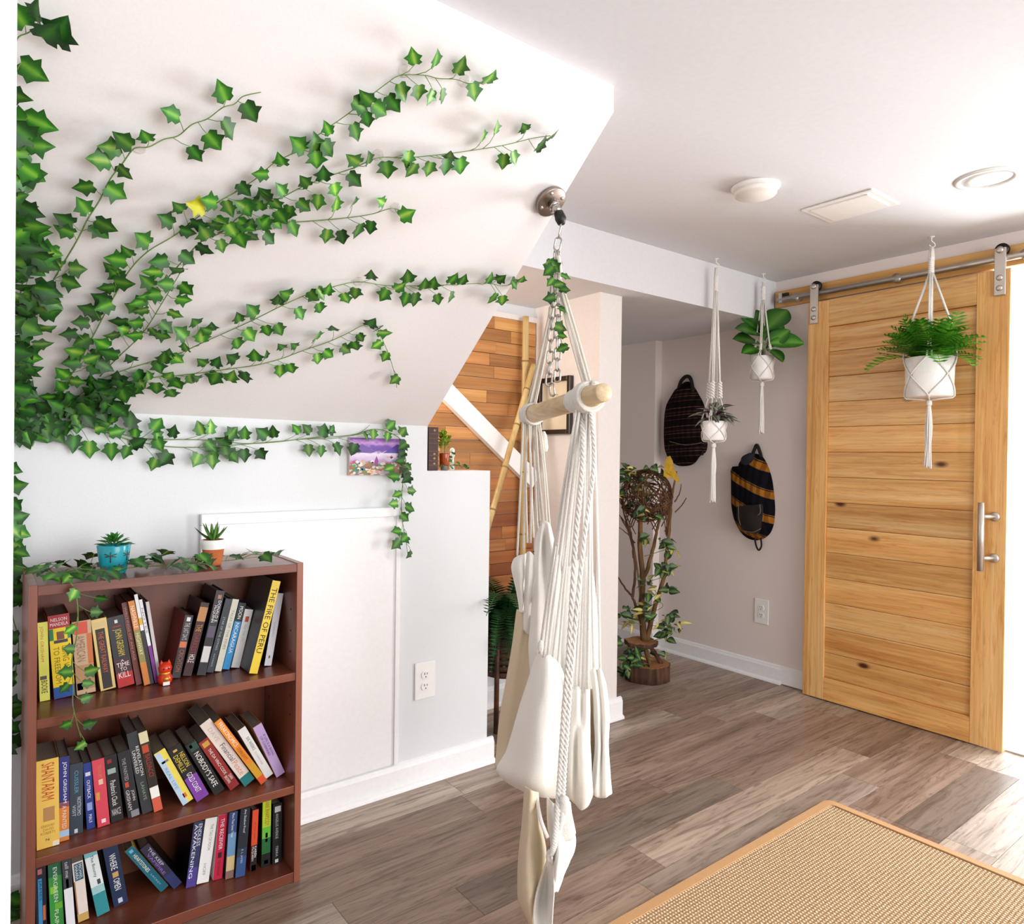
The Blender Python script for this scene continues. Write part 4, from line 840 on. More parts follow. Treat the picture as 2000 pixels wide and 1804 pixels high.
strand(ctop, c1); dlt = _r*.013
strand(c1-dlt*.3, c2-dlt*.9, 20); strand(c1+dlt*.5, c2+dlt*.9+Vector((0, 0, .012)), -15)
strand(c2-dlt*.4+Vector((0, 0, .005)), c2+Vector((0, 0, -.03)), 50)
def chainmap(x, y, off=0.0): return at(x, y, (ctop-CC).dot(FW)-.03-off), -Vector((FW.x, FW.y, 0)).normalized()
vine([(1082, 505), (1078, 540), (1084, 575), (1094, 610), (1092, 640), (1097, 670), (1099, 690)], [(1075, 515), (1072, 528), (1085, 520), (1104, 540), (1076, 550, 'b'), (1092, 555), (1074, 582), (1102, 565), (1100, 605), (1094, 640, 'b'), (1098, 655), (1099, 680)], 'short ivy sprig wound around the hanging chain', 21, .032, mapper=chainmap, off=.004)

DEP = (ctop-CC).dot(FW)                      # forward distance of the hang line
RH = Vector((math.sin(_a), -math.cos(_a), 0)); FH = Vector((math.cos(_a), math.sin(_a), 0))
bl, br_ = at(1030, 812, DEP+.24), at(1180, 766, DEP-.22)
sc = thing('swing_chair', Vector((ctop.x, ctop.y, .16)), 'cream canvas hanging swing chair with wooden bar and rope bundles', 'swing chair')
bd = (br_-bl).normalized()
part('spreader_bar', MB().tube([bl, bl+bd*.01, br_-bd*.055, br_-bd*.05, br_-bd*.004, br_], [.0255, .027, .027, .0235, .0235, .0215], 28), M_dowel, sc)
def rope(name, pts, rad, mat=M_cord, n=6, sp=6):
    return part(name, MB().tube(spline([Vector(p) for p in pts], sp), rad, n), mat, sc)
def bundle(name, A_, B_, k, rad, spread0, spread1, mat=M_cord, sag=.0, seed=0):
    """k cords running side by side from A_ to B_ as one rope bundle"""
    r = random.Random(seed); mb = MB()
    for i in range(k):
        t_ = (i+.5)/k-.5
        o0 = RH*t_*spread0+FH*r.uniform(-.4, .4)*spread0; o1 = RH*t_*spread1+FH*r.uniform(-.5, .5)*max(spread1*.5, .01)
        mid = (A_+B_)*.5+(o0+o1)*.5+Vector((0, 0, -sag))+RH*r.uniform(-.004, .004)
        mb.tube(spline([A_+o0, mid, B_+o1], 6), rad, 6)
    return part(name, mb, mat, sc)
top = at(1091, 545, DEP-.005)
bundle('top_rope', top, bl+bd*.03+Vector((0, 0, .026)), 5, .0035, .012, .03, seed=1)
bundle('top_rope', top, br_-bd*.085+Vector((0, 0, .026)), 5, .0038, .012, .022, seed=2)
part('top_loop', MB().tube(spline([at(1090, 500, DEP-.01), at(1094, 525, DEP-.012), at(1092, 548, DEP-.005)], 5), .006, 8), M_cord, sc)
# rope wraps round the bar
def wrap(cx, turns, r0, rr_, wd, seed):
    mb = MB(); pts = []
    up = Vector((0, 0, 1)); up = (up-bd*up.dot(bd)).normalized(); sd_ = bd.cross(up)
    for i in range(turns*14+1):
        a_ = 2*math.pi*i/14; pts.append(cx+bd*(wd*(i/(turns*14)-.5))+(up*math.cos(a_)+sd_*math.sin(a_))*r0)
    return part('rope_wrap', mb.tube(pts, rr_, 6), M_cordw, sc)
wrap(br_-bd*.10, 7, .031, .0052, .065, 1); wrap(bl+bd*.035, 5, .031, .0045, .05, 2)
wrap(br_-bd*.085, 4, .037, .005, .04, 3)
wrap(br_-bd*.15, 6, .029, .003, .035, 4)
# canvas: lofted hanging lobes
def lobe(name, rows, dep, mat, thick=.5, folds=5, amp=.10, seed=0, twist=0.0, maxd=.10, n=56, steps=5, flat=1.0):
    r = random.Random(seed); ph = r.uniform(0, 6)
    ps = spline([Vector((y, xl, xr)) for y, xl, xr in rows], steps)
    mb = MB(); vs, fs = [], []
    for i, q in enumerate(ps):
        y, xl, xr = q; dd = dep(y) if callable(dep) else dep
        c = at((xl+xr)/2, y, dd); w = max(.002, (xr-xl)/2/FPX*dd); dp = min(w*thick, maxd)
        s_ = i/(len(ps)-1)
        env = math.sin(math.pi*min(1, max(0, s_*.92+.06)))**.5
        for j in range(n):
            a_ = 2*math.pi*j/n
            f_ = 1+amp*env*(math.sin(folds*a_+ph+twist*s_)+.5*math.sin((folds*2+1)*a_+ph*1.7-twist*s_))
            x = math.cos(a_); z_ = math.sin(a_)
            p = c+RH*(w*x*(1+(f_-1)*.25))+FH*(dp*z_*f_*flat)
            nz = noise.noise(Vector((x*2+seed, z_*2, y*.012)))*.006*env
            vs.append(p+FH*nz+RH*nz*.3)
    k = len(ps)
    for i in range(k-1):
        for j in range(n): fs.append((i*n+j, i*n+(j+1) % n, (i+1)*n+(j+1) % n, (i+1)*n+j))
    fs += [tuple(range(n))[::-1], tuple(range((k-1)*n, k*n))]
    mb.add(vs, fs, True)
    return part(name, mb, mat, sc)
DB, DM, DN = DEP+.12, DEP-.02, DEP-.16
def sheet(name, rows, mat, sub=6, seed=0, wr=.006, deep=1.0, near=0.0):
    """draped canvas through a grid of (pixel x, pixel y, distance offset) points"""
    av = [sum(q[2] for q in row_)/len(row_) for row_ in rows]
    G = [spline([at(x, y, DEP+v_+(d-v_)*deep-near) for x, y, d in row_], sub) for row_, v_ in zip(rows, av)]
    cols = len(G[0]); C_ = [spline([G[i][j] for i in range(len(G))], sub) for j in range(cols)]
    nr = len(C_[0]); vs = []
    for i in range(nr):
        for j in range(cols):
            p = C_[j][i]; k = noise.noise(Vector((p.x*22+seed, p.y*22, p.z*9)))+.5*noise.noise(Vector((p.x*60, p.y*60+seed, p.z*20)))
            vs.append(p-FH*k*wr+RH*k*wr*.3)
    mb = MB().add(vs, [(i*cols+j, i*cols+j+1, (i+1)*cols+j+1, (i+1)*cols+j) for i in range(nr-1) for j in range(cols-1)], True)
    o = part(name, mb, mat, sc); md = o.modifiers.new('thickness', 'SOLIDIFY'); md.thickness = .0022; md.offset = 0
    return o
sheet('back_panel', [
 [(1010, 1190, .12), (1022, 1190, .09), (1034, 1190, .10), (1046, 1190, .08)],
 [(997, 1280, .13), (1010, 1282, .10), (1026, 1284, .10), (1044, 1286, .06)],
 [(979, 1380, .14), (996, 1384, .10), (1016, 1388, .09), (1036, 1392, .04)],
 [(971, 1450, .14), (986, 1458, .10), (1004, 1464, .08), (1024, 1470, .02)],
 [(967, 1494, .10), (974, 1504, .08), (988, 1514, .05), (1006, 1520, .02)]], M_cloth_shade, seed=1)
sheet('rolled_fold', [
 [(1034, 1078, .10), (1022, 1082, .04), (1010, 1086, .05), (1004, 1092, .10), (1012, 1092, .15)],
 [(1032, 1104, .09), (1020, 1106, .03), (1006, 1106, .04), (1000, 1108, .10), (1012, 1108, .15)],
 [(1030, 1130, .09), (1020, 1132, .03), (1010, 1132, .04), (1004, 1132, .10), (1014, 1130, .14)],
 [(1026, 1160, .10), (1020, 1162, .05), (1014, 1162, .06), (1010, 1162, .10), (1016, 1160, .12)],
 [(1022, 1194, .10), (1019, 1196, .08), (1016, 1196, .08), (1014, 1194, .10), (1016, 1194, .11)]], M_cloth, seed=2, deep=.7)
sheet('rolled_fold', [
 [(1028, 1078, .06), (1034, 1076, .03), (1042, 1084, .05)],
 [(1027, 1100, .06), (1034, 1100, .02), (1042, 1108, .05)],
 [(1026, 1130, .06), (1033, 1134, .02), (1041, 1138, .05)],
 [(1024, 1170, .08), (1030, 1174, .05), (1038, 1180, .07)],
 [(1022, 1230, .10), (1028, 1236, .08), (1036, 1240, .09)]], M_cloth, seed=3, deep=.6)
sheet('upper_canvas', [
 [(1056, 1022, .06), (1060, 1016, .03), (1066, 1018, .02), (1070, 1020, .03), (1074, 1026, .06)],
 [(1048, 1050, .07), (1056, 1052, .02), (1064, 1050, .06), (1074, 1052, .0), (1083, 1058, .06)],
 [(1044, 1090, .08), (1053, 1092, .01), (1064, 1092, .07), (1080, 1092, -.01), (1094, 1096, .07)],
 [(1040, 1150, .09), (1052, 1150, .0), (1066, 1150, .05), (1082, 1150, -.01), (1098, 1150, .08)],
 [(1036, 1210, .09), (1050, 1212, .0), (1066, 1212, .03), (1084, 1210, .0), (1100, 1206, .08)],
 [(1033, 1260, .08), (1048, 1266, .0), (1066, 1268, .02), (1086, 1266, .02), (1104, 1256, .08)],
 [(1036, 1320, .07), (1052, 1326, .02), (1068, 1328, .03), (1086, 1326, .03), (1104, 1316, .08)]], M_cloth, seed=4, deep=.5)
sheet('side_canvas', [
 [(1096, 1110, .10), (1112, 1100, .05), (1130, 1092, .07), (1146, 1086, .04), (1154, 1090, .09)],
 [(1090, 1160, .10), (1108, 1160, .03), (1130, 1160, .07), (1150, 1155, .02), (1162, 1150, .09)],
 [(1084, 1220, .10), (1106, 1222, .02), (1130, 1224, .07), (1154, 1222, .01), (1168, 1220, .09)],
 [(1080, 1290, .10), (1104, 1296, .02), (1130, 1300, .06), (1156, 1300, .01), (1173, 1298, .09)],
 [(1084, 1350, .10), (1106, 1360, .04), (1130, 1366, .08), (1152, 1366, .04), (1166, 1360, .09)]], M_cloth, seed=5, deep=.5)
sheet('seat_pouch', [
 [(1046, 1284, .02), (1054, 1274, -.03), (1062, 1282, -.06), (1070, 1276, -.06), (1080, 1284, -.05), (1092, 1294, -.01)],
 [(1031, 1330, .03), (1042, 1328, -.07), (1060, 1330, -.12), (1080, 1332, -.12), (1096, 1334, -.08), (1106, 1336, .0)],
 [(1009, 1400, .04), (1026, 1400, -.09), (1050, 1402, -.15), (1076, 1402, -.14), (1098, 1402, -.08), (1110, 1402, .02)],
 [(989, 1466, .05), (1006, 1474, -.09), (1040, 1482, -.17), (1072, 1484, -.16), (1096, 1480, -.09), (1110, 1476, .02)],
 [(971, 1496, .07), (988, 1514, -.07), (1026, 1532, -.15), (1066, 1540, -.15), (1092, 1532, -.08), (1106, 1522, .02)],
 [(972, 1508, .10), (992, 1528, .02), (1028, 1547, -.07), (1060, 1556, -.09), (1084, 1558, -.05), (1098, 1548, .02)],
 [(984, 1500, .15), (1004, 1515, .13), (1034, 1530, .10), (1060, 1535, .08), (1080, 1535, .08), (1092, 1530, .10)]], M_cloth, seed=6, wr=.004)
part('seam', MB().tube(spline([at(990, 1482, DEP-.01), at(1004, 1500, DEP-.08), at(1020, 1522, DEP-.145), at(1032, 1545, DEP-.10)], 6), .0016, 6), M_cord, sc)
sheet('gathered_fold', [
 [(1116, 1352, -.05), (1122, 1342, -.10), (1130, 1340, -.12), (1138, 1350, -.10), (1146, 1340, -.12), (1152, 1346, -.08)],
 [(1112, 1390, -.03), (1119, 1388, -.11), (1128, 1388, -.15), (1136, 1392, -.10), (1146, 1388, -.14), (1153, 1390, -.06)],
 [(1108, 1440, -.02), (1117, 1440, -.11), (1126, 1440, -.09), (1136, 1440, -.15), (1146, 1440, -.13), (1153, 1440, -.05)],
 [(1106, 1490, -.01), (1116, 1492, -.11), (1124, 1492, -.06), (1136, 1494, -.15), (1148, 1494, -.14), (1155, 1490, -.05)],
 [(1103, 1530, .0), (1114, 1536, -.09), (1124, 1540, -.06), (1136, 1546, -.14), (1150, 1544, -.13), (1158, 1534, -.04)],
 [(1100, 1556, .02), (1112, 1560, -.05), (1124, 1570, -.05), (1136, 1582, -.10), (1150, 1574, -.09), (1160, 1550, -.02)],
 [(1102, 1540, .06), (1112, 1546, .04), (1124, 1554, .03), (1136, 1560, .0), (1148, 1552, .0), (1156, 1538, .03)]], M_cloth, seed=7, wr=.005, deep=.5)
sheet('inner_fold', [
 [(1146, 1345, -.03), (1154, 1345, -.02), (1162, 1345, -.04)],
 [(1148, 1400, -.02), (1157, 1400, .0), (1165, 1400, -.04)],
 [(1150, 1460, -.01), (1159, 1460, .01), (1168, 1460, -.04)],
 [(1150, 1540, -.01), (1160, 1545, .01), (1168, 1540, -.03)]], M_cloth_shade, seed=8)
sheet('gathered_fold', [
 [(1154, 1312, .0), (1160, 1304, -.05), (1166, 1308, -.03), (1172, 1304, -.06), (1176, 1312, .0)],
 [(1157, 1345, .0), (1164, 1344, -.07), (1171, 1345, -.04), (1179, 1344, -.08), (1185, 1346, .0)],
 [(1160, 1400, .0), (1168, 1400, -.08), (1175, 1400, -.04), (1183, 1400, -.09), (1190, 1400, .01)],
 [(1163, 1450, .0), (1169, 1450, -.08), (1175, 1450, -.03), (1182, 1450, -.09), (1188, 1450, .01)],
 [(1159, 1505, .0), (1167, 1505, -.08), (1174, 1505, -.03), (1183, 1505, -.09), (1191, 1502, .01)],
 [(1157, 1548, .0), (1165, 1555, -.07), (1174, 1557, -.03), (1184, 1556, -.08), (1195, 1548, .01)],
 [(1162, 1535, .06), (1168, 1540, .05), (1174, 1542, .05), (1182, 1540, .04), (1190, 1535, .05)]], M_cloth, seed=9, wr=.005, deep=.4)
sheet('footrest_back', [
 [(1025, 1535, .04), (1032, 1540, -.02), (1042, 1545, -.03), (1052, 1548, .02)],
 [(1020, 1600, .04), (1030, 1602, -.04), (1044, 1604, -.04), (1055, 1604, .03)],
 [(1014, 1655, .05), (1026, 1658, -.05), (1046, 1660, -.05), (1066, 1660, .02)],
 [(1011, 1710, .05), (1022, 1714, -.06), (1044, 1712, -.07), (1062, 1708, .0)],
 [(1013, 1760, .04), (1024, 1766, -.07), (1040, 1760, -.09), (1050, 1748, -.02)],
 [(1032, 1800, .02), (1036, 1806, -.06), (1040, 1804, -.09), (1046, 1792, -.04)],
 [(1046, 1845, .02), (1048, 1850, -.03), (1050, 1850, -.05), (1053, 1840, -.03)]], M_cloth_shade, seed=10, wr=.005, near=.22)
sheet('footrest_front', [
 [(1068, 1555, .0), (1074, 1562, -.05), (1082, 1568, -.06), (1092, 1572, .0)],
 [(1070, 1605, .0), (1082, 1610, -.08), (1096, 1612, -.06), (1106, 1606, .02)],
 [(1074, 1640, -.04), (1090, 1640, -.11), (1108, 1640, -.07), (1124, 1632, .02)],
 [(1077, 1668, -.07), (1090, 1672, -.13), (1106, 1668, -.08), (1122, 1664, .02)],
 [(1077, 1700, -.10), (1086, 1704, -.14), (1096, 1706, -.10), (1103, 1702, .0)],
 [(1080, 1740, -.11), (1082, 1742, -.12), (1085, 1742, -.10), (1088, 1740, -.04)]], M_cloth, seed=11, wr=.007, near=.22)
sheet('footrest_lip', [
 [(1070, 1676, -.09), (1074, 1672, -.12), (1078, 1672, -.13), (1080, 1676, -.10)],
 [(1058, 1712, -.08), (1066, 1712, -.06), (1074, 1710, -.08), (1081, 1708, -.13)],
 [(1047, 1752, -.10), (1058, 1750, -.06), (1070, 1748, -.07), (1082, 1744, -.14)],
 [(1043, 1795, -.12), (1054, 1798, -.10), (1068, 1796, -.10), (1080, 1786, -.15)],
 [(1048, 1845, -.12), (1056, 1850, -.12), (1066, 1850, -.12), (1076, 1838, -.14)],
 [(1054, 1870, -.10), (1058, 1874, -.10), (1064, 1874, -.10), (1070, 1868, -.10)]], M_cloth, seed=12, wr=.003, near=.22)
part('hem', MB().tube(spline([at(1071, 1676, DEP-.31), at(1058, 1712, DEP-.30), at(1047, 1752, DEP-.32), at(1043, 1795, DEP-.34), at(1048, 1845, DEP-.34)], 6), .003, 6), M_cord, sc)
# ropes from the bar to the canvas
def cords(name, A_, ends, rad, mat=M_cord, seed=0, spread=.02):
    r = random.Random(seed); mb = MB()
    for i, (x, y, d_) in enumerate(ends):
        e = at(x, y, d_); a0 = A_+RH*(i/(max(1, len(ends)-1))-.5)*spread+FH*r.uniform(-.01, .01)
        md = a0.lerp(e, .5)+RH*r.uniform(-.005, .005)
        mb.tube(spline([a0, md, e], 6), rad, 6)
    return part(name, mb, mat, sc)
lb = bl+bd*.035-Vector((0, 0, .02))
cords('side_rope', lb, [(1010, 1085, DB-.03), (1022, 1075, DB), (1030, 1060, DB), (1036, 1060, DB-.04), (1042, 1050, DB), (1050, 1035, DM+.1), (1056, 1025, DM+.06), (1062, 1020, DM+.06), (1068, 1024, DM+.06), (1074, 1034, DM+.06)], .0036, seed=3, spread=.05)
part('tassel', MB().lathe([(.004, .0), (.010, -.012), (.015, -.05), (.012, -.062)], at(1062, 842, DEP+.19), 14), M_cord, sc)
rb = br_-bd*.10-Vector((0, 0, .03))
cords('side_rope', rb, [(1054, 1276, DEP-.03), (1062, 1284, DEP-.06), (1070, 1278, DEP-.06), (1080, 1286, DEP-.05), (1090, 1296, DEP-.02), (1096, 1112, DEP+.08), (1112, 1104, DEP+.06), (1124, 1345, DEP-.10), (1132, 1343, DEP-.10), (1140, 1352, DEP-.10), (1148, 1345, DEP-.11), (1146, 1088, DEP+.06), (1160, 1308, DEP-.03), (1172, 1308, DEP-.03)], .0042, M_cordw, 4, spread=.045)
def twisted(name, pts, rad, mat=M_cordw):
    mb = MB(); path = spline([Vector(p) for p in pts], 26)
    for k in range(3):
        out = []
        for i, p in enumerate(path):
            a_ = 2*math.pi*(k/3+i*.16); out.append(p+RH*rad*.75*math.cos(a_)+FH*rad*.75*math.sin(a_))
        mb.tube(out, rad*.62, 6)
    return part(name, mb, mat, sc)
twisted('main_rope', [br_-bd*.12-Vector((0, 0, .02)), at(1138, 900, DN), at(1124, 1060, DN-.03), at(1112, 1260, DN-.05), at(1100, 1420, DN-.06), at(1092, 1545, DN-.11), at(1084, 1640, DN-.18), at(1074, 1672, DN-.17)], .0058)
twisted('main_rope', [br_-bd*.075-Vector((0, 0, .02)), at(1160, 900, DN), at(1140, 1060, DN-.03), at(1120, 1260, DN-.05), at(1108, 1420, DN-.06), at(1100, 1545, DN-.11), at(1098, 1600, DN-.15), at(1090, 1630, DN-.17)], .005)
part('tassel', MB().lathe([(.005, .0), (.013, -.006), (.016, -.03), (.026, -.075), (.022, -.085)], at(1104, 1562, DN-.13), 18), M_cordw, sc)
for kx, ky, kd, ks in ((1102, 1562, DN-.13, (1, 1, .8)), (1074, 1672, DN-.17, (.8, .8, 1.3)), (1056, 1262, DN+.04, (.7, .7, 1.4))):
    part('rope_knot', MB().ball(at(kx, ky, kd), .012, 12, ks), M_cordw, sc)
part('hem_strip', MB().tube(spline([at(1048, 1552, DN-.04), at(1056, 1600, DN-.14), at(1070, 1636, DN-.17)], 6), .005, 6), M_cloth, sc)

# ------------------------------------------------------------------ generic leaves and fronds
def leaf_mesh(name, mat, shape, bend=.2, fold=.15, n=7, wave=0.0):
    """unit leaf along +y; shape gives half width for t in 0..1"""
    mb = MB(); vs, fs, vein = [], [], []
    for i in range(n+1):
        t_ = i/n; w = shape(t_)
        zc = -bend*t_*t_
        for j, s_ in enumerate((-1, -.5, 0, .5, 1)):
            vs.append((w*s_, t_, zc+abs(s_)*w*fold*2+wave*math.sin(t_*9+s_*2)*abs(s_))); vein.append((0, .5, 1, .5, 0)[j])
    for i in range(n):
        for j in range(4): fs.append((i*5+j, i*5+j+1, (i+1)*5+j+1, (i+1)*5+j))
    mb.add(vs, fs, True); mb.vein = dict(enumerate(vein)); return mb.mesh(name, mat)
def frond_mesh(name, mat, bend, pairs, wd, seed):
    """fern frond along +y with paired leaflets"""
    r = random.Random(seed); mb = MB(); vein = {}
    def c(t_): return Vector((0, t_*(1-.25*bend*t_), -bend*.55*t_*t_))
    mb.tube([c(i/8) for i in range(9)], [.009*(1-.7*i/8) for i in range(9)], 5)
    for i in range(pairs):
        t_ = .08+.92*i/pairs; p = c(t_); w = wd*math.sin(math.pi*min(1, .12+t_*.86))**.7*r.uniform(.85, 1.1)
        d = (c(min(1, t_+.02))-c(t_-.02)).normalized()
        for s_ in (-1, 1):
            e = Vector((s_, .35, -.15*r.random())).normalized(); nb_ = d*(.46/pairs)
            o = len(mb.v)
            mb.add([p-nb_*.4, p+e*w*.55-nb_*.55+Vector((0, 0, .02*w)), p+e*w, p+e*w*.5+nb_*.75, p+nb_*.5], [(0, 1, 2, 3, 4)] if s_ > 0 else [(4, 3, 2, 1, 0)])
            vein[o] = .8; vein[o+4] = .8; vein[o+2] = .2
    mb.vein = vein if vein else {0: 0}
    return mb.mesh(name, mat)
def put(name, me, root, base, tip, nrm, s, sx=1.0):
    inv = root.matrix_basis.inverted()
    return link(name, me, root, inv @ Matrix.Translation(base) @ frame(Vector(tip), Vector(nrm)) @ Matrix.Diagonal((s*sx, s, s, 1)))
def sph(az, el): return Vector((math.cos(az)*math.cos(el), math.sin(az)*math.cos(el), math.sin(el)))
oval = lambda w, pk=.5: (lambda t_: w*max(.02, math.sin(math.pi*t_**(math.log(.5)/math.log(pk)))))

# ------------------------------------------------------------------ macrame plant hangers
def helix(p0, p1, rad, turns, rr_, mb):
    n_ = turns*10
    for k in range(2):
        pts = []
        for i in range(n_+1):
            a_ = 2*math.pi*turns*i/n_+k*math.pi
            pts.append(p0.lerp(p1, i/n_)+Vector((math.cos(a_), math.sin(a_), 0))*rad)
        mb.tube(pts, rr_, 6)
def hanger(hx, hy, zt, zb, pr, zmid, tail, label, kn, hookz=ZC, cr=.0035):
    """zt pot top, zb pot bottom, pr pot radius, zmid height where the four cords part"""
    c = Vector((hx, hy, 0)); t_ = thing('macrame_hanger', (hx, hy, tail), label, 'plant hanger', 'macrame hangers under the ceiling')
    hk = [c+Vector((0, 0, hookz-.001)), c+Vector((0, 0, hookz-.018)), c+Vector((.008, -.006, hookz-.026)), c+Vector((.012, -.009, hookz-.038)), c+Vector((.002, -.002, hookz-.046)), c+Vector((-.008, .006, hookz-.036))]
    part('hook', MB().tube(spline(hk, 5), .002, 8).lathe([(.012, 0), (.010, -.003)], c+Vector((0, 0, hookz-.0005)), 16), M_white, t_)
    zl = hookz-.044
    mb = MB()
    for k in range(4):
        a_ = k*math.pi/2+.4; o = Vector((math.cos(a_), math.sin(a_), 0))*.005
        mb.tube([c+o*.6+Vector((0, 0, zl)), c+o*1.4+Vector((0, 0, (zl+zmid)/2)), c+o+Vector((0, 0, zmid))], cr, 6)
    part('top_cord', mb, M_cordw, t_)
    mb = MB(); helix(c+Vector((0, 0, zmid+.05)), c+Vector((0, 0, zmid-.02)), .007, 4, .0055, mb)
    part('top_knot', mb, M_cordw, t_)
    a0 = .35
    for k in range(4):
        a_ = a0+k*math.pi/2; d = Vector((math.cos(a_), math.sin(a_), 0)); dl = Vector((math.cos(a_-.785), math.sin(a_-.785), 0)); dr = Vector((math.cos(a_+.785), math.sin(a_+.785), 0))
        mb = MB(); ze = zt+.06 if kn != 'tri' else zt+.10
        tp = c+d*.006+Vector((0, 0, zmid-.02)); en = c+d*pr*(.95 if kn == 'tri' else .62)+Vector((0, 0, ze))
        if kn == 'long': en = c+d*.026+Vector((0, 0, zt+.19))
        for s_ in (-1, 1):
            o = Vector((-d.y, d.x, 0))*.0035*s_
            mb.tube([tp+o, en+o], cr*.85, 6)
        part('side_cord', mb, M_cordw, t_)
        if kn == 'long':
            mb = MB(); e2 = c+d*.030+Vector((0, 0, zt+.11)); helix(en, e2, .0062, 3, .0048, mb); part('spiral_knot', mb, M_cordw, t_)
        elif kn == 'fig':
            e2 = en+d*pr*.12-Vector((0, 0, .03)); mb = MB(); helix(en, e2, .0045, 3, .0036, mb); part('spiral_knot', mb, M_cordw, t_)
        else: e2 = en
        # net round the pot
        pm = lambda dd, f, z: c+dd*(pr*f+.003)+Vector((0, 0, z))
        zmd = zt-(zt-zb)*.45
        mb = MB()
        for dd in (dl, dr):
            mb.tube([e2, pm(d.lerp(dd, .12).normalized(), 1.02, zt+.006)]+[pm(d.lerp(dd, .12+.88*q_/8).normalized(), 1.0, zt-.002+(zmd-zt)*q_/8) for q_ in range(9)], cr*.6, 6)
            mb.tube([pm(dd.lerp(d, q_/8).normalized(), 1.0-.05*q_/8, zmd+(zb+.004-zmd)*q_/8) for q_ in range(9)]+[c+d*pr*.9+Vector((0, 0, zb-.003)), c+d*pr*.5+Vector((0, 0, zb-.006)), c+Vector((0, 0, zb-.012))], cr*.6, 6)
        part('net_cord', mb, M_cordw, t_)
    part('bottom_knot', MB().lathe([(.004, zb-.010), (.011, zb-.016), (.012, zb-.028), (.008, zb-.036)], c, 14), M_cordw, t_)
    mb = MB(); r = random.Random(int(hx*100))
    for k in range(10):
        a_ = k*.63; o = Vector((math.cos(a_), math.sin(a_), 0)); ln = tail+r.uniform(0, .015)
        mb.tube(spline([c+o*.004+Vector((0, 0, zb-.03)), c+o*r.uniform(.007, .012)+Vector((0, 0, (zb*.6+ln*.4))), c+o*r.uniform(.006, .011)+Vector((0, 0, zb*.3+ln*.7)), c+o*r.uniform(.008, .015)+Vector((0, 0, ln))], 5), .0032, 5)
    part('tail', mb, M_cordw, t_)
    return t_
def pot(c, r0, r1, zb, zt, label, mat=M_pot, name='plant_pot', soil=M_soil, th=.005):
    t_ = thing(name, (c.x, c.y, zb), label, 'potted plant')
    cz = Vector((c.x, c.y, 0)); h = zt-zb
    part('pot', MB().lathe([(r0*.9, zb), (r0, zb+.006), ((r0+r1)/2, zb+h*.5), (r1, zt-.003), (r1-.001, zt), (r1-th, zt), (r1-th-.001, zt-.012)], cz, 40), mat, t_)
    part('soil', MB().lathe([(r1-th-.0015, zt-.014), (r1*.5, zt-.008), (.001, zt-.006)], cz, 28), soil, t_)
    return t_
h1 = Vector((2.794, 2.041, 0)); h2 = Vector((3.206, 2.050, 0)); h3 = Vector((3.219, 1.256, 0))
hanger(h1.x, h1.y, 1.386, 1.292, .056, 2.03, .992, 'longest macrame hanger with spiral knots, holding the purple leaved plant', 'long', cr=.0044)
hanger(h2.x, h2.y, 1.738, 1.618, .058, 2.05, 1.332, 'macrame hanger beside the header board, holding the broad leaved plant', 'fig')
hanger(h3.x, h3.y, 1.648, 1.478, .094, 2.03, 1.170, 'macrame hanger in front of the wooden door, holding the fern', 'tri', cr=.0055)
# purple striped plant
p1 = pot(h1, .052, .056, 1.292, 1.386, 'purple striped trailing plant in a small white hanging pot')
r = random.Random(31)
LW = [leaf_mesh('leaf', M_wander, oval(.27, .4), .35, .25), leaf_mesh('leaf', M_wanderp, oval(.27, .4), .3, .25)]
for i in range(44):
    az = r.uniform(0, 6.28); el = r.uniform(-.3, 1.2); b = Vector((h1.x, h1.y, 1.385))+sph(az, el)*r.uniform(.01, .055)*Vector((1, 1, 1)).length*.6+Vector((0, 0, .012))
    put('leaf', LW[0 if r.random() < .72 else 1], p1, b, sph(az+r.uniform(-.5, .5), el*.5+r.uniform(-.3, .5)), (0, 0, 1), r.uniform(.058, .085))
st_ = MB()
for i in range(7):
    az = i*.9; st_.tube([Vector((h1.x, h1.y, 1.37)), Vector((h1.x, h1.y, 1.41))+sph(az, .6)*.045], .002, 5)
part('stem', st_, plain('purple_stem', '#5a2a35', .6), p1)
# fiddle leaf plant
p2 = pot(h2, .054, .058, 1.618, 1.738, 'broad leaved green fig in a white hanging pot beside the header board')
LF = leaf_mesh('leaf', M_fig, lambda t_: .34*max(.04, math.sin(math.pi*t_**1.35))**.8, .25, .12, 9, .02)
cb = Vector((h2.x, h2.y, 1.735))
for px_, py_, tx, ty, s_ in ((1490, 650, 1535, 600, .15), (1488, 650, 1458, 602, .13), (1490, 660, 1450, 632, .13), (1492, 665, 1500, 612, .12), (1495, 672, 1545, 662, .14), (1485, 672, 1448, 655, .12), (1490, 680, 1460, 680, .10), (1495, 680, 1520, 690, .10), (1492, 660, 1520, 638, .10), (1490, 655, 1476, 618, .12), (1496, 680, 1530, 648, .11)):
    dd = (h2-Vector((CC.x, CC.y, 0))).dot(FW)+r.uniform(-.03, .03)
    a_, e_ = at(px_, py_, dd), at(tx, ty, dd-.03+r.uniform(-.05, .05))
    put('leaf', LF, p2, a_, e_-a_, -FW+Vector((r.uniform(-.4, .4), r.uniform(-.3, .3), .9)), s_*1.28, 1.05)
part('stem', MB().tube([cb-Vector((0, 0, .01)), cb+Vector((.004, 0, .06)), cb+Vector((0, .004, .11))], [.006, .005, .003], 8), M_stem, p2)
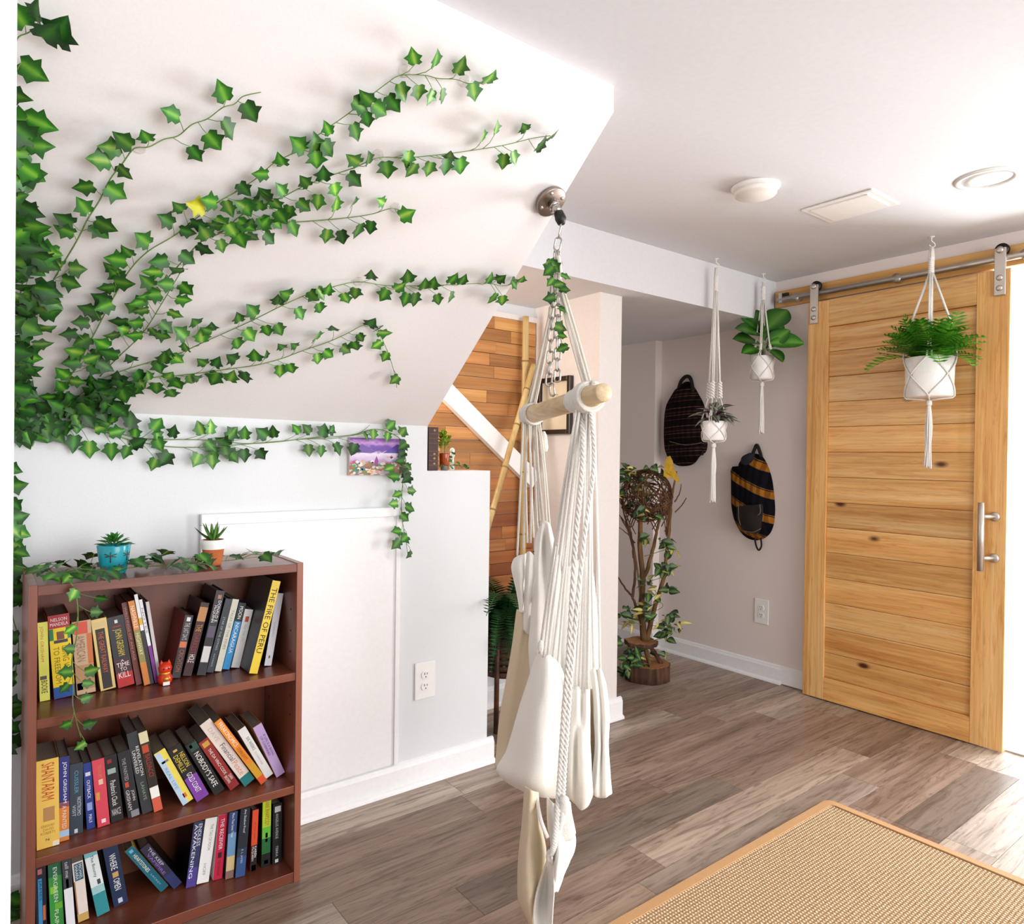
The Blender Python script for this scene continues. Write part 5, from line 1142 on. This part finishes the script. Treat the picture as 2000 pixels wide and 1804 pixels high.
# hanging fern
p3 = pot(h3, .089, .094, 1.478, 1.648, 'bushy bright green fern in a large white hanging pot')
FR = [frond_mesh('frond', M_fern, b_, 11, .34, i) for i, b_ in enumerate((.2, .5, 1.0, .7))]
for i in range(110):
    az = r.uniform(0, 6.28); el = r.uniform(.3, 1.4); b = Vector((h3.x, h3.y, 1.645))+sph(az, 0)*r.uniform(.01, .065)
    s_ = r.uniform(.15, .225)*(1.1 if el < .6 else .98)
    if math.cos(az) > .1: s_ *= .62; el = max(el, 1.0)
    put('frond', FR[i % 4], p3, b, sph(az, el), (0, 0, 1) if el < 1.1 else -sph(az, 0), s_)
# pots on the bookcase
q1 = P(222, 1118, 'z', .897); q1.z = 0
M_turq = plain('turquoise_glaze', '#1f9fb0', .22, bump=.1, bscale=40, var=.12)
pb1 = pot(q1, .029, .038, .8965, .968, 'green rosette succulent in a turquoise dragonfly pot', M_turq)
M_copper = plain('copper_relief', '#5c4a3c', .45, .3)
for (ang, zz, s_) in ((-1.9, .943, .010), (-.75, .944, .009), (-1.35, .915, .008)):
    d = Vector((math.cos(ang), math.sin(ang), 0)); tn = Vector((-d.y, d.x, 0)); cc_ = q1+d*.0362+Vector((0, 0, zz))
    part('dragonfly', MB().tube([cc_+Vector((0, 0, s_)), cc_-Vector((0, 0, s_*1.6))-d*.0015], .0012, 6).tube([cc_-tn*s_*1.3-d*.002+Vector((0, 0, s_*.5)), cc_+d*.0008, cc_+tn*s_*1.3-d*.002+Vector((0, 0, s_*.5))], .0012, 6).tube([cc_-tn*s_*1.2-d*.002-Vector((0, 0, .002)), cc_+d*.0008, cc_+tn*s_*1.2-d*.002-Vector((0, 0, .002))], .0011, 6), M_copper, pb1)
LR = leaf_mesh('leaf', M_rosette, oval(.2, .6), .1, .2)
for i in range(30):
    az = i*2.4; el = .15+1.2*(i/30)**1.2
    put('leaf', LR, pb1, q1+Vector((0, 0, .964+.014*i/30))+sph(az, 0)*.014*(1-i/34), sph(az, el), (0, 0, 1) if el < 1.2 else -sph(az, 0), .036*(1-.35*i/30))
q2 = P(416, 1103, 'z', .897); q2.z = 0
pb2 = pot(q2, .022, .031, .8965, .966, 'spiky aloe in a terracotta pot dipped white at the rim', M_terra, soil=M_pebble)
part('white_dip', MB().lathe([(.0292, .9415), (.0308, .955), (.0314, .966), (.0262, .9665)], q2, 40, caps=False), plain('white_glaze', '#f4f2ee', .5), pb2)
LA = leaf_mesh('leaf', M_aloe, lambda t_: .16*(1-t_)**.75+.004, -.25, .45)
for i in range(13):
    az = i*2.4+.5; el = .45+.85*(i/13)
    put('leaf', LA, pb2, q2+Vector((0, 0, .962))+sph(az, 0)*.006, sph(az, el), (0, 0, 1) if el < 1.1 else -sph(az, 0), .052*r.uniform(.8, 1.1))

# ------------------------------------------------------------------ twig tree on a log slice
tb = P(1263, 1324, 'z', 0); TD = (tb-CC).dot(FW)
tr = thing('twig_tree', tb, 'decorative twig tree with wicker ball standing on a log slice', 'twig tree')
def T(x, y, d=0.0): return at(x, y, TD+d)
r = random.Random(77)
def logslice(c, rad, z0, z1, wob, seed, n=40):
    rr_ = random.Random(seed); rs = [rad*(1+wob*math.sin(k*.9+seed)*.5+rr_.uniform(-wob, wob)*.5) for k in range(n)]
    side, topm = MB(), MB()
    vs = [(c.x+rs[k]*math.cos(2*math.pi*k/n), c.y+rs[k]*math.sin(2*math.pi*k/n), z) for z in (z0, (z0+z1)/2, z1) for k in range(n)]
    side.add(vs, [(i*n+k, i*n+(k+1) % n, (i+1)*n+(k+1) % n, (i+1)*n+k) for i in range(2) for k in range(n)]+[tuple(range(n))[::-1]], True)
    topm.add([(c.x+rs[k]*.97*math.cos(2*math.pi*k/n), c.y+rs[k]*.97*math.sin(2*math.pi*k/n), z) for z in (z1-.004, z1+.001) for k in range(n)], [(k, (k+1) % n, n+(k+1) % n, n+k) for k in range(n)]+[tuple(range(n, 2*n))])
    return side, topm
s1, s2 = logslice(tb, .122, .0005, .088, .06, 3)
part('log_bark', s1, M_bark, tr); part('log_face', s2, M_stump, tr)
up_c = Vector(T(1252, 1252)); zs_ = T(1255, 1255).z
s1, s2 = logslice(Vector((up_c.x, up_c.y, 0)), .088, zs_-.010, zs_+.012, .12, 8)
part('slice_bark', s1, M_bark, tr); part('slice_face', s2, M_stump, tr)
for (x0, y0, x1, y1, rd, m_) in ((1242, 1258, 1258, 1330, .016, M_bark), (1258, 1258, 1272, 1318, .014, M_trunk), (1266, 1256, 1300, 1312, .013, M_bark), (1248, 1258, 1236, 1312, .015, M_bark)):
    part('peg_leg', MB().tube([T(x0, y0), T((x0+x1)/2+2, (y0+y1)/2, -.02), T(x1, y1, -.03)], [rd, rd*.9, rd*.85], 10), m_, tr)
def branch(name, pts, r0, r1, mat):
    p = spline([T(*q) for q in pts], 5); n_ = len(p)
    return part(name, MB().tube([v+Vector((r.uniform(-1, 1), r.uniform(-1, 1), 0))*.002 for v in p], [r0+(r1-r0)*i/(n_-1) for i in range(n_)], 8), mat, tr)
branch('trunk', [(1258, 1250), (1254, 1190), (1255, 1130), (1250, 1060), (1252, 980), (1248, 920)], .019, .009, M_trunk)
branch('branch', [(1256, 1130), (1268, 1100), (1278, 1060), (1284, 1030), (1292, 1000)], .012, .006, M_trunk)
branch('branch', [(1264, 1250), (1280, 1180), (1296, 1130), (1302, 1085), (1308, 1020), (1314, 960), (1322, 920)], .014, .004, M_trunk)
branch('branch', [(1256, 1230), (1244, 1190), (1234, 1165), (1222, 1150), (1202, 1120)], .009, .004, M_twig)
branch('branch', [(1236, 1165), (1240, 1120), (1238, 1080), (1228, 1040), (1212, 1010)], .008, .003, M_twig)
branch('branch', [(1258, 1240), (1246, 1120), (1234, 1050), (1222, 1020)], .006, .003, M_twig)
for a_ in ((1318, 980, 1330, 945), (1318, 1000, 1340, 972), (1300, 1090, 1316, 1075), (1230, 1040, 1205, 1000), (1240, 1060, 1210, 1030), (1236, 1090, 1226, 1010), (1300, 1080, 1312, 990), (1306, 1060, 1304, 1000)):
    branch('twig', [(a_[0], a_[1]), ((a_[0]+a_[2])/2+3, (a_[1]+a_[3])/2), (a_[2], a_[3])], .004, .002, M_twig)
wc = T(1262, 968); wr_ = .142
wb = MB()
for k in range(46):
    ax = Vector((r.gauss(0, 1), r.gauss(0, 1), r.gauss(0, 1))).normalized(); u_ = ax.orthogonal().normalized(); v_ = ax.cross(u_)
    off_ = r.uniform(-.55, .55); rad_ = math.sqrt(1-off_*off_)*wr_*r.uniform(.93, 1.03)
    a0 = r.uniform(0, 6.28); ln = r.uniform(3.0, 5.5)
    wb.tube([wc+ax*off_*wr_+(u_*math.cos(a0+ln*i/16)+v_*math.sin(a0+ln*i/16))*rad_*(1+r.uniform(-.02, .02)) for i in range(17)], r.uniform(.0022, .0042), 5)
for k in range(22):
    a0 = r.uniform(0, 6.28); h_ = r.uniform(.0, .5)
    wb.tube([wc+Vector((math.cos(a0+.1*i), math.sin(a0+.1*i), 0))*wr_*(1.0-.02*i)+Vector((0, 0, h_*wr_-.02*i)) for i in range(12)], .003, 5)
part('wicker_ball', wb, M_twig, tr)
LT = leaf_mesh('leaf', leafmat('tree_leaf', '#1d4024', '#2f5a35', '#7d9a4a', .45), oval(.34, .4), .3, .2)
LTY = leaf_mesh('leaf', leafmat('tree_leaf_yellow', '#a89a3a', '#c9bd62', '#d9d08a', .5), oval(.17, .4), .4, .2)
spots = [(1232, 915, 6), (1215, 925, 6), (1250, 940, 4), (1262, 965, 4), (1248, 992, 5), (1225, 985, 4), (1268, 1012, 3), (1285, 1000, 3), (1258, 1050, 5), (1300, 1060, 5), (1310, 1075, 4), (1298, 1112, 6), (1312, 1110, 3), (1262, 1135, 5), (1275, 1150, 3), (1296, 1150, 4), (1288, 1175, 2), (1262, 1190, 6), (1268, 1205, 6), (1225, 1205, 4), (1212, 1195, 3), (1232, 1222, 3), (1290, 1215, 6), (1305, 1230, 6), (1315, 1205, 4), (1322, 1220, 3), (1300, 1245, 4), (1240, 1275, 8), (1228, 1290, 8), (1222, 1305, 7), (1235, 1300, 7), (1250, 1290, 5), (1290, 1275, 4), (1218, 1320, 4), (1205, 1250, 3), (1290, 920, 3), (1275, 912, 4), (1200, 950, 3), (1210, 960, 3)]
inv = tr.matrix_basis.inverted()
for x, y, n_ in spots:
    for i in range(int(n_*1.7)):
        p = T(x+r.uniform(-12, 12), y+r.uniform(-9, 9), -.09+r.uniform(-.07, .06) if 900 < y < 1030 else r.uniform(-.10, .02))
        tp = Vector((r.gauss(0, 1), r.gauss(0, 1), r.uniform(-.6, .6)))
        put('leaf', LT if r.random() < .66 else LTY, tr, p, tp, -FW+Vector((r.uniform(-.6, .6), r.uniform(-.6, .6), .7)), r.uniform(.040, .066))
for k in range(10):
    a_ = spots[r.randrange(len(spots)-2)]; branch('tendril', [(a_[0], a_[1], -.04), (a_[0]+6, a_[1]+10, -.04), (1258+r.uniform(-6, 6), a_[1]+26, -.01)], .0018, .0018, M_stem)
yb = [(1296, 925), (1298, 905), (1303, 892), (1309, 890), (1314, 900), (1315, 912), (1322, 925), (1328, 940), (1324, 943), (1314, 934), (1304, 933), (1297, 930)]
bf = MB(); k_ = len(yb)
bf.add([T(x, y, -.155) for x, y in yb]+[T(x, y, -.150) for x, y in yb], [tuple(range(k_)), tuple(range(k_, 2*k_))[::-1]]+[(i, (i+1) % k_, k_+(i+1) % k_, k_+i) for i in range(k_)])
part('yellow_leaf', bf, plain('mustard_felt', '#b8921c', .8, var=.25, bscale=40), tr)

# ------------------------------------------------------------------ woven backpacks on the wall
def bag_material(name, stops, tilt, scale, noisec):
    t = NT(name); t.b.inputs['Roughness'].default_value = .95; t.b.inputs['Specular IOR Level'].default_value = .1
    co = t.coords(); sx = t.n('ShaderNodeSeparateXYZ'); t.l(co, sx.inputs[0])
    y_ = t.n('ShaderNodeMath', _operation='MULTIPLY_ADD'); t.l(sx.outputs['Y'], y_.inputs[0]); y_.inputs[1].default_value = tilt; t.l(sx.outputs['Z'], y_.inputs[2])
    mu = t.n('ShaderNodeMath', _operation='MULTIPLY'); t.l(y_.outputs[0], mu.inputs[0]); mu.inputs[1].default_value = scale
    fr_ = t.n('ShaderNodeMath', _operation='FRACT'); t.l(mu.outputs[0], fr_.inputs[0])
    c = t.ramp(fr_.outputs[0], stops); c.node.color_ramp.interpolation = 'CONSTANT'
    # small woven diamonds
    w = t.n('ShaderNodeTexWave', _wave_type='BANDS', _bands_direction='Y', Scale=9.0, Distortion=1.5); t.l(co, w.inputs['Vector'])
    k2 = t.ramp(w.outputs['Fac'], [(.45, (1, 1, 1)), (.6, noisec)])
    no = t.n('ShaderNodeTexNoise', Scale=380.0, Detail=2.0); t.l(co, no.inputs['Vector'])
    c = t.mix(.6, c, k2, 'MULTIPLY')
    t.l(t.mix(.5, c, t.ramp(no.outputs[0], [(.3, (.5, .5, .5)), (.7, (1, 1, 1))]), 'MULTIPLY'), t.b.inputs['Base Color']); t.bump(no.outputs[0], .5, .003)
    return t.m
MB1 = bag_material('dark_aztec_weave', [(0, '#17100f'), (.16, '#5a3a34'), (.19, '#1b1413'), (.40, '#6e5140'), (.43, '#221512'), (.52, '#4a2a2c'), (.60, '#1b1413'), (.78, '#7a5442'), (.81, '#17100f')], .05, 9.0, (.35, .3, .3))
MB2 = bag_material('orange_stripe_weave', [(0, '#15121a'), (.34, '#8a6a3a'), (.37, '#a86a22'), (.62, '#3a2a20'), (.66, '#8a6a3a'), (.69, '#15121a')], -.45, 7.5, (.22, .2, .24))
M_bdark = plain('dark_pocket_weave', '#1c1512', .95, bump=.5, bscale=300, var=.25)
M_strap = plain('dark_strap', '#1a1312', .9, bump=.4, bscale=400)
M_pipe = plain('grey_piping', '#7a6c60', .9)
def puffy(outline, xw, thick, name, mat, root, rings=6):
    """traced outline on the wall plane turned into a padded body"""
    pts = [P(x, y, 'x', xw) for x, y in outline]; pts = spline(pts+[pts[0]], 4)[:-1]
    n_ = len(pts); c = sum(pts, Vector())/n_; mb = MB(); vs, fs = [], []
    vs += [Vector((xw, p.y, p.z)) for p in pts]
    for k in range(rings+1):
        s_ = k/rings; f_ = 1-s_*.97
        bul = thick*(1-(1-s_)**2.6)**.55
        for p in pts:
            q = c+(p-c)*f_
            vs.append(Vector((xw-.004-bul-noise.noise(Vector((0, q.y*14, q.z*14)))*.012*min(1, s_*2), q.y, q.z)))
    for i in range(rings+1):
        for j in range(n_): fs.append((i*n_+j, i*n_+(j+1) % n_, (i+1)*n_+(j+1) % n_, (i+1)*n_+j))
    fs += [tuple(range(n_))[::-1], tuple(range((rings+1)*n_, (rings+2)*n_))]
    mb.add(vs, fs, True); return part(name, mb, mat, root)
o1 = [(1318, 762), (1306, 785), (1301, 815), (1300, 850), (1302, 885), (1308, 895), (1322, 908), (1340, 910), (1356, 905), (1368, 890), (1380, 880), (1382, 855), (1380, 820), (1375, 790), (1365, 770), (1356, 755), (1348, 746), (1338, 746), (1328, 754)]
b1 = thing('backpack', P(1342, 910, 'x', XW), 'dark woven backpack hanging on the wall behind the twig tree', 'backpack')
puffy(o1, XW-.002, .075, 'body', MB1, b1)
pk = [(1306, 858), (1306, 884), (1322, 903), (1342, 905), (1362, 897), (1372, 878), (1372, 862), (1340, 866)]
puffy(pk, XW-.062, .028, 'front_pocket', MB1, b1, 4)
part('zip', MB().tube(spline([P(x, y, 'x', XW-.088) for x, y in ((1308, 862), (1340, 869), (1370, 864))], 6), .0022, 6), M_pipe, b1)
hl = [P(x, y, 'x', XW-.02) for x, y in ((1324, 765), (1330, 745), (1340, 735), (1348, 738), (1352, 752), (1353, 765))]
part('top_loop', MB().tube(spline(hl, 5), .011, 10), M_strap, b1)
part('strap', MB().tube(spline([P(x, y, 'x', XW-.012) for x, y in ((1350, 770), (1362, 790), (1375, 830), (1377, 860), (1370, 888))], 6), .011, 8), M_strap, b1)
o2 = [(1431, 911), (1432, 940), (1432, 975), (1434, 1000), (1440, 1025), (1450, 1042), (1466, 1053), (1485, 1054), (1502, 1044), (1511, 1025), (1514, 995), (1512, 965), (1508, 935), (1500, 910), (1490, 892), (1478, 886), (1460, 886), (1450, 894), (1448, 908)]
b2 = thing('backpack', P(1478, 1054, 'x', XW), 'orange striped woven backpack hanging beside the door', 'backpack')
puffy(o2, XW-.002, .080, 'body', MB2, b2)
pk2 = [(1438, 985), (1440, 1010), (1448, 1030), (1462, 1040), (1482, 1040), (1488, 1020), (1489, 985), (1464, 978)]
puffy(pk2, XW-.066, .024, 'front_pocket', M_bdark, b2, 4)
for pq in (((1442, 985), (1443, 1010), (1446, 1025)), ((1484, 985), (1485, 1000), (1480, 1006)), ((1450, 1036), (1470, 1039), (1486, 1032))):
    part('piping', MB().tube(spline([P(x, y, 'x', XW-.092) for x, y in pq], 5), .002, 6), M_pipe, b2)
puffy([(1449, 906), (1452, 893), (1462, 885), (1474, 886), (1470, 900), (1460, 910)], XW-.05, .035, 'hood', plain('navy_lining', '#14121f', .9), b2, 4)
part('top_loop', MB().tube(spline([P(x, y, 'x', XW-.02) for x, y in ((1468, 892), (1474, 876), (1478, 869), (1482, 876), (1487, 892))], 5), .009, 10), M_strap, b2)
part('bottom_loop', MB().tube(spline([P(x, y, 'x', XW-.03) for x, y in ((1474, 1050), (1477, 1066), (1482, 1074), (1487, 1066), (1486, 1050))], 5), .005, 8), M_strap, b2)

# ------------------------------------------------------------------ stair ledge: old books, vase, sprigs
LZ = 1.146
lb_ = thing('leather_book', (1.325, 2.25, LZ), 'old brown leather bound volume standing on the knee wall ledge', 'book')
a_, b_ = P(836, 915, 'y', 2.215), P(857, 806, 'y', 2.215)
M_lea = plain('brown_leather', '#3b1d14', .5, bump=.3, bscale=120, var=.2)
part('cover', MB().box(a_.x+.001, b_.x, 2.215, 2.300, LZ+.001, LZ+.162), M_lea, lb_, .002)
for z in (.018, .035, .055, .07, .1, .118, .135):
    part('raised_band', MB().box(a_.x+.001, b_.x+.0008, 2.2128, 2.216, LZ+z, LZ+z+.004), plain('gilt_leather', '#5a2d1c', .45), lb_)
for z in (.026, .046, .062, .15):
    c_ = (a_.x+b_.x)/2+.004
    part('gilt_ornament', MB().prism([(c_-.006, LZ+z), (c_, LZ+z-.005), (c_+.006, LZ+z), (c_, LZ+z+.005)], 1, 2.2134, 2.2152), plain('old_gilt', '#9a7a4a', .4, .5), lb_)
vc = P(868, 897, 'y', 2.245); vc.z = 0
vz = thing('small_vase', (vc.x, vc.y, LZ), 'small orange vase with a lime green sprig on the knee wall ledge', 'potted plant')
part('foot', MB().lathe([(.014, LZ+.001), (.014, LZ+.016), (.016, LZ+.018)], vc, 20), plain('grey_stone', '#8f8a84', .8), vz)
part('vase', MB().lathe([(.017, LZ+.018), (.0185, LZ+.022), (.0205, LZ+.062), (.0205, LZ+.066), (.018, LZ+.066), (.0175, LZ+.058)], vc, 28), plain('orange_glass', '#a8430f', .12, spec=.6), vz)
LM = leaf_mesh('leaf', M_moss, oval(.30, .5), .2, .2, 4)
for i in range(110):
    az = r.uniform(0, 6.28); el = r.uniform(-.5, 1.5); p = vc+Vector((0, 0, LZ+.100))+Vector((math.cos(az)*math.cos(el)*.024, math.sin(az)*math.cos(el)*.024, math.sin(el)*.050))*r.uniform(.4, 1)
    put('leaf', LM, vz, p, sph(az+r.uniform(-.8, .8), r.uniform(0, 1.2)), (0, 0, 1) if el < 1 else -sph(az, 0), r.uniform(.014, .023))
part('stem', MB().tube([vc+Vector((0, 0, LZ+.03)), vc+Vector((.002, 0, LZ+.11))], .002, 6), M_stem, vz)
bust = thing('white_figurine', P(882, 912, 'y', 2.262), 'small white figurine half hidden behind the orange vase', 'figurine')
fc_ = P(883, 912, 'y', 2.262); fc_.z = 0
part('body', MB().lathe([(.010, LZ+.001), (.009, LZ+.02), (.006, LZ+.045), (.010, LZ+.058), (.008, LZ+.068)], fc_, 18).ball(fc_+Vector((0, 0, LZ+.076)), .010, 12, (1, 1, 1.2)), M_pot, bust)
def ledge(x, y, off=0.0):
    p = P(x, y, 'y', 2.225); p.z = LZ+.006+off*.6; return p, Vector((0, 0, 1))
lg = [(872, 908), (880, 900), (862, 912), (890, 908), (878, 892), (885, 885), (900, 911), (908, 910), (868, 905), (895, 905), (882, 912), (912, 912)]
def ledge2(x, y, off=0.0):
    p = P(x, y, 'y', 2.232); p.z = max(p.z, LZ+.006+off*.3); return p, Vector((0, -.6, .8))
vine([(858, 912), (875, 908), (890, 909), (905, 911), (918, 912)], lg, 'tiny ivy sprig lying on the knee wall ledge', 33, .019, mapper=ledge2, kinds='ddn', off=.004)

# ------------------------------------------------------------------ bamboo canes
def cane(label, a_, b_, rad, nodes, name='bamboo_cane'):
    t_ = thing(name, a_, label, 'bamboo cane', 'bamboo canes in the stair corner')
    pts, rs = [], []; d = b_-a_
    n_ = 60
    for i in range(n_+1):
        s_ = i/n_; bump = max([math.exp(-((s_-k)/.008)**2) for k in nodes])
        pts.append(a_+d*s_); rs.append(rad*(1+.10*bump))
    part('cane', MB().tube(pts, rs, 18), M_bamboo, t_)
    for k in nodes:
        part('node_ring', MB().tube([a_+d*(k-.0022), a_+d*(k+.0022)], rad*1.12, 18), plain('bamboo_node', '#8f7340', .6), t_)
ct = P(1027, 618, 'y', 2.615); cane('thick upright bamboo cane standing in the stair corner', Vector((ct.x, 2.615, .001)), Vector((ct.x, 2.615, ct.z)), .0155, (.10, .27, .44, .60, .75, .885))
dt = P(1042, 712, 'y', 2.575); dm = P(975, 950, 'y', 2.50); dv = (dt-dm); lo = dm-dv*((dm.z-.002)/dv.z)
cane('thinner bamboo cane leaning diagonally across the laths', lo, dt, .0135, (.14, .30, .45, .585, .70, .82, .925))

# ------------------------------------------------------------------ floor fern in a dark planter
gf = P(985, 1400, 'z', 0); gf = Vector((1.875, 2.465, 0))
gp = thing('floor_fern', gf, 'large dark green fern in a slatted brown planter behind the swing chair', 'potted plant')
M_rat = wood('dark_rattan', '#2a150c', '#4a2818', '#6a3f26', 0, .6, 60, 4, rnd=3)
PZ0, PZ1, PR = .235, .50, .125
for k in range(9):
    z = PZ0+(PZ1-PZ0)*k/9
    part('slat_ring', MB().lathe([(PR*(.86+.016*k), z), (PR*(.88+.016*k), z+.012), (PR*(.86+.016*k), z+.024), (PR*(.8+.016*k), z+.024), (PR*(.8+.016*k), z)], (gf.x, gf.y, 0), 30), M_rat, gp)
for k in range(4):
    a_ = k*math.pi/2+.6; d = Vector((math.cos(a_), math.sin(a_), 0))
    part('leg', MB().tube([gf+d*PR*1.0+Vector((0, 0, .002)), gf+d*PR*.95+Vector((0, 0, PZ1))], .011, 10), M_rat, gp)
part('soil', MB().lathe([(PR*.92, PZ1-.03), (.001, PZ1-.02)], (gf.x, gf.y, 0), 24), M_soil, gp)
part('liner', MB().lathe([(PR*.78, PZ0+.004), (PR*.86, PZ1-.03)], (gf.x, gf.y, 0), 24), M_black, gp)
FD = [frond_mesh('frond', M_fernd, b_, 26, .12, i+20) for i, b_ in enumerate((.7, 1.3, 2.0, 1.6))]
for i in range(84):
    az = r.uniform(0, 6.28); el = r.uniform(.35, 1.0) if i < 26 else r.uniform(1.0, 1.45)
    if i < 20: az = r.uniform(3.3, 4.9)
    b = gf+Vector((0, 0, PZ1-.02))+sph(az, 0)*r.uniform(.0, .07)
    s_ = r.uniform(.26, .40) if i < 26 else r.uniform(.36, .50)
    # keep the fronds out of the walls around the nook
    tipx, tipy = b.x+math.cos(az)*math.cos(el)*s_*.9, b.y+math.sin(az)*math.cos(el)*s_*.9
    if tipy > 2.60 or tipx > 2.15: s_ *= .6; el = max(el, 1.2)
    if tipy < 2.30 and b.x+math.cos(az)*.1 < 1.75: s_ *= .7
    if i < 26 and math.cos(az) > .35 and math.sin(az) < .6: s_ *= .5
    bk = i % 4 if i >= 26 else 2+i % 2
    def reach():
        bn = (.7, 1.3, 2.0, 1.6)[bk]; o_ = s_*((1-.25*bn)*math.cos(el)+.55*bn*math.sin(el)+.1)
        return b.x+math.cos(az)*o_, b.y+math.sin(az)*o_
    while s_ > .12 and (reach()[0] > 2.12 or reach()[1] > 2.58 or (reach()[0] > 1.98 and reach()[1] < 2.30)): s_ *= .85
    if s_ <= .13: continue
    put('frond', FD[bk], gp, b, sph(az, el), (0, 0, 1) if el < 1.1 else -sph(az, 0), s_)
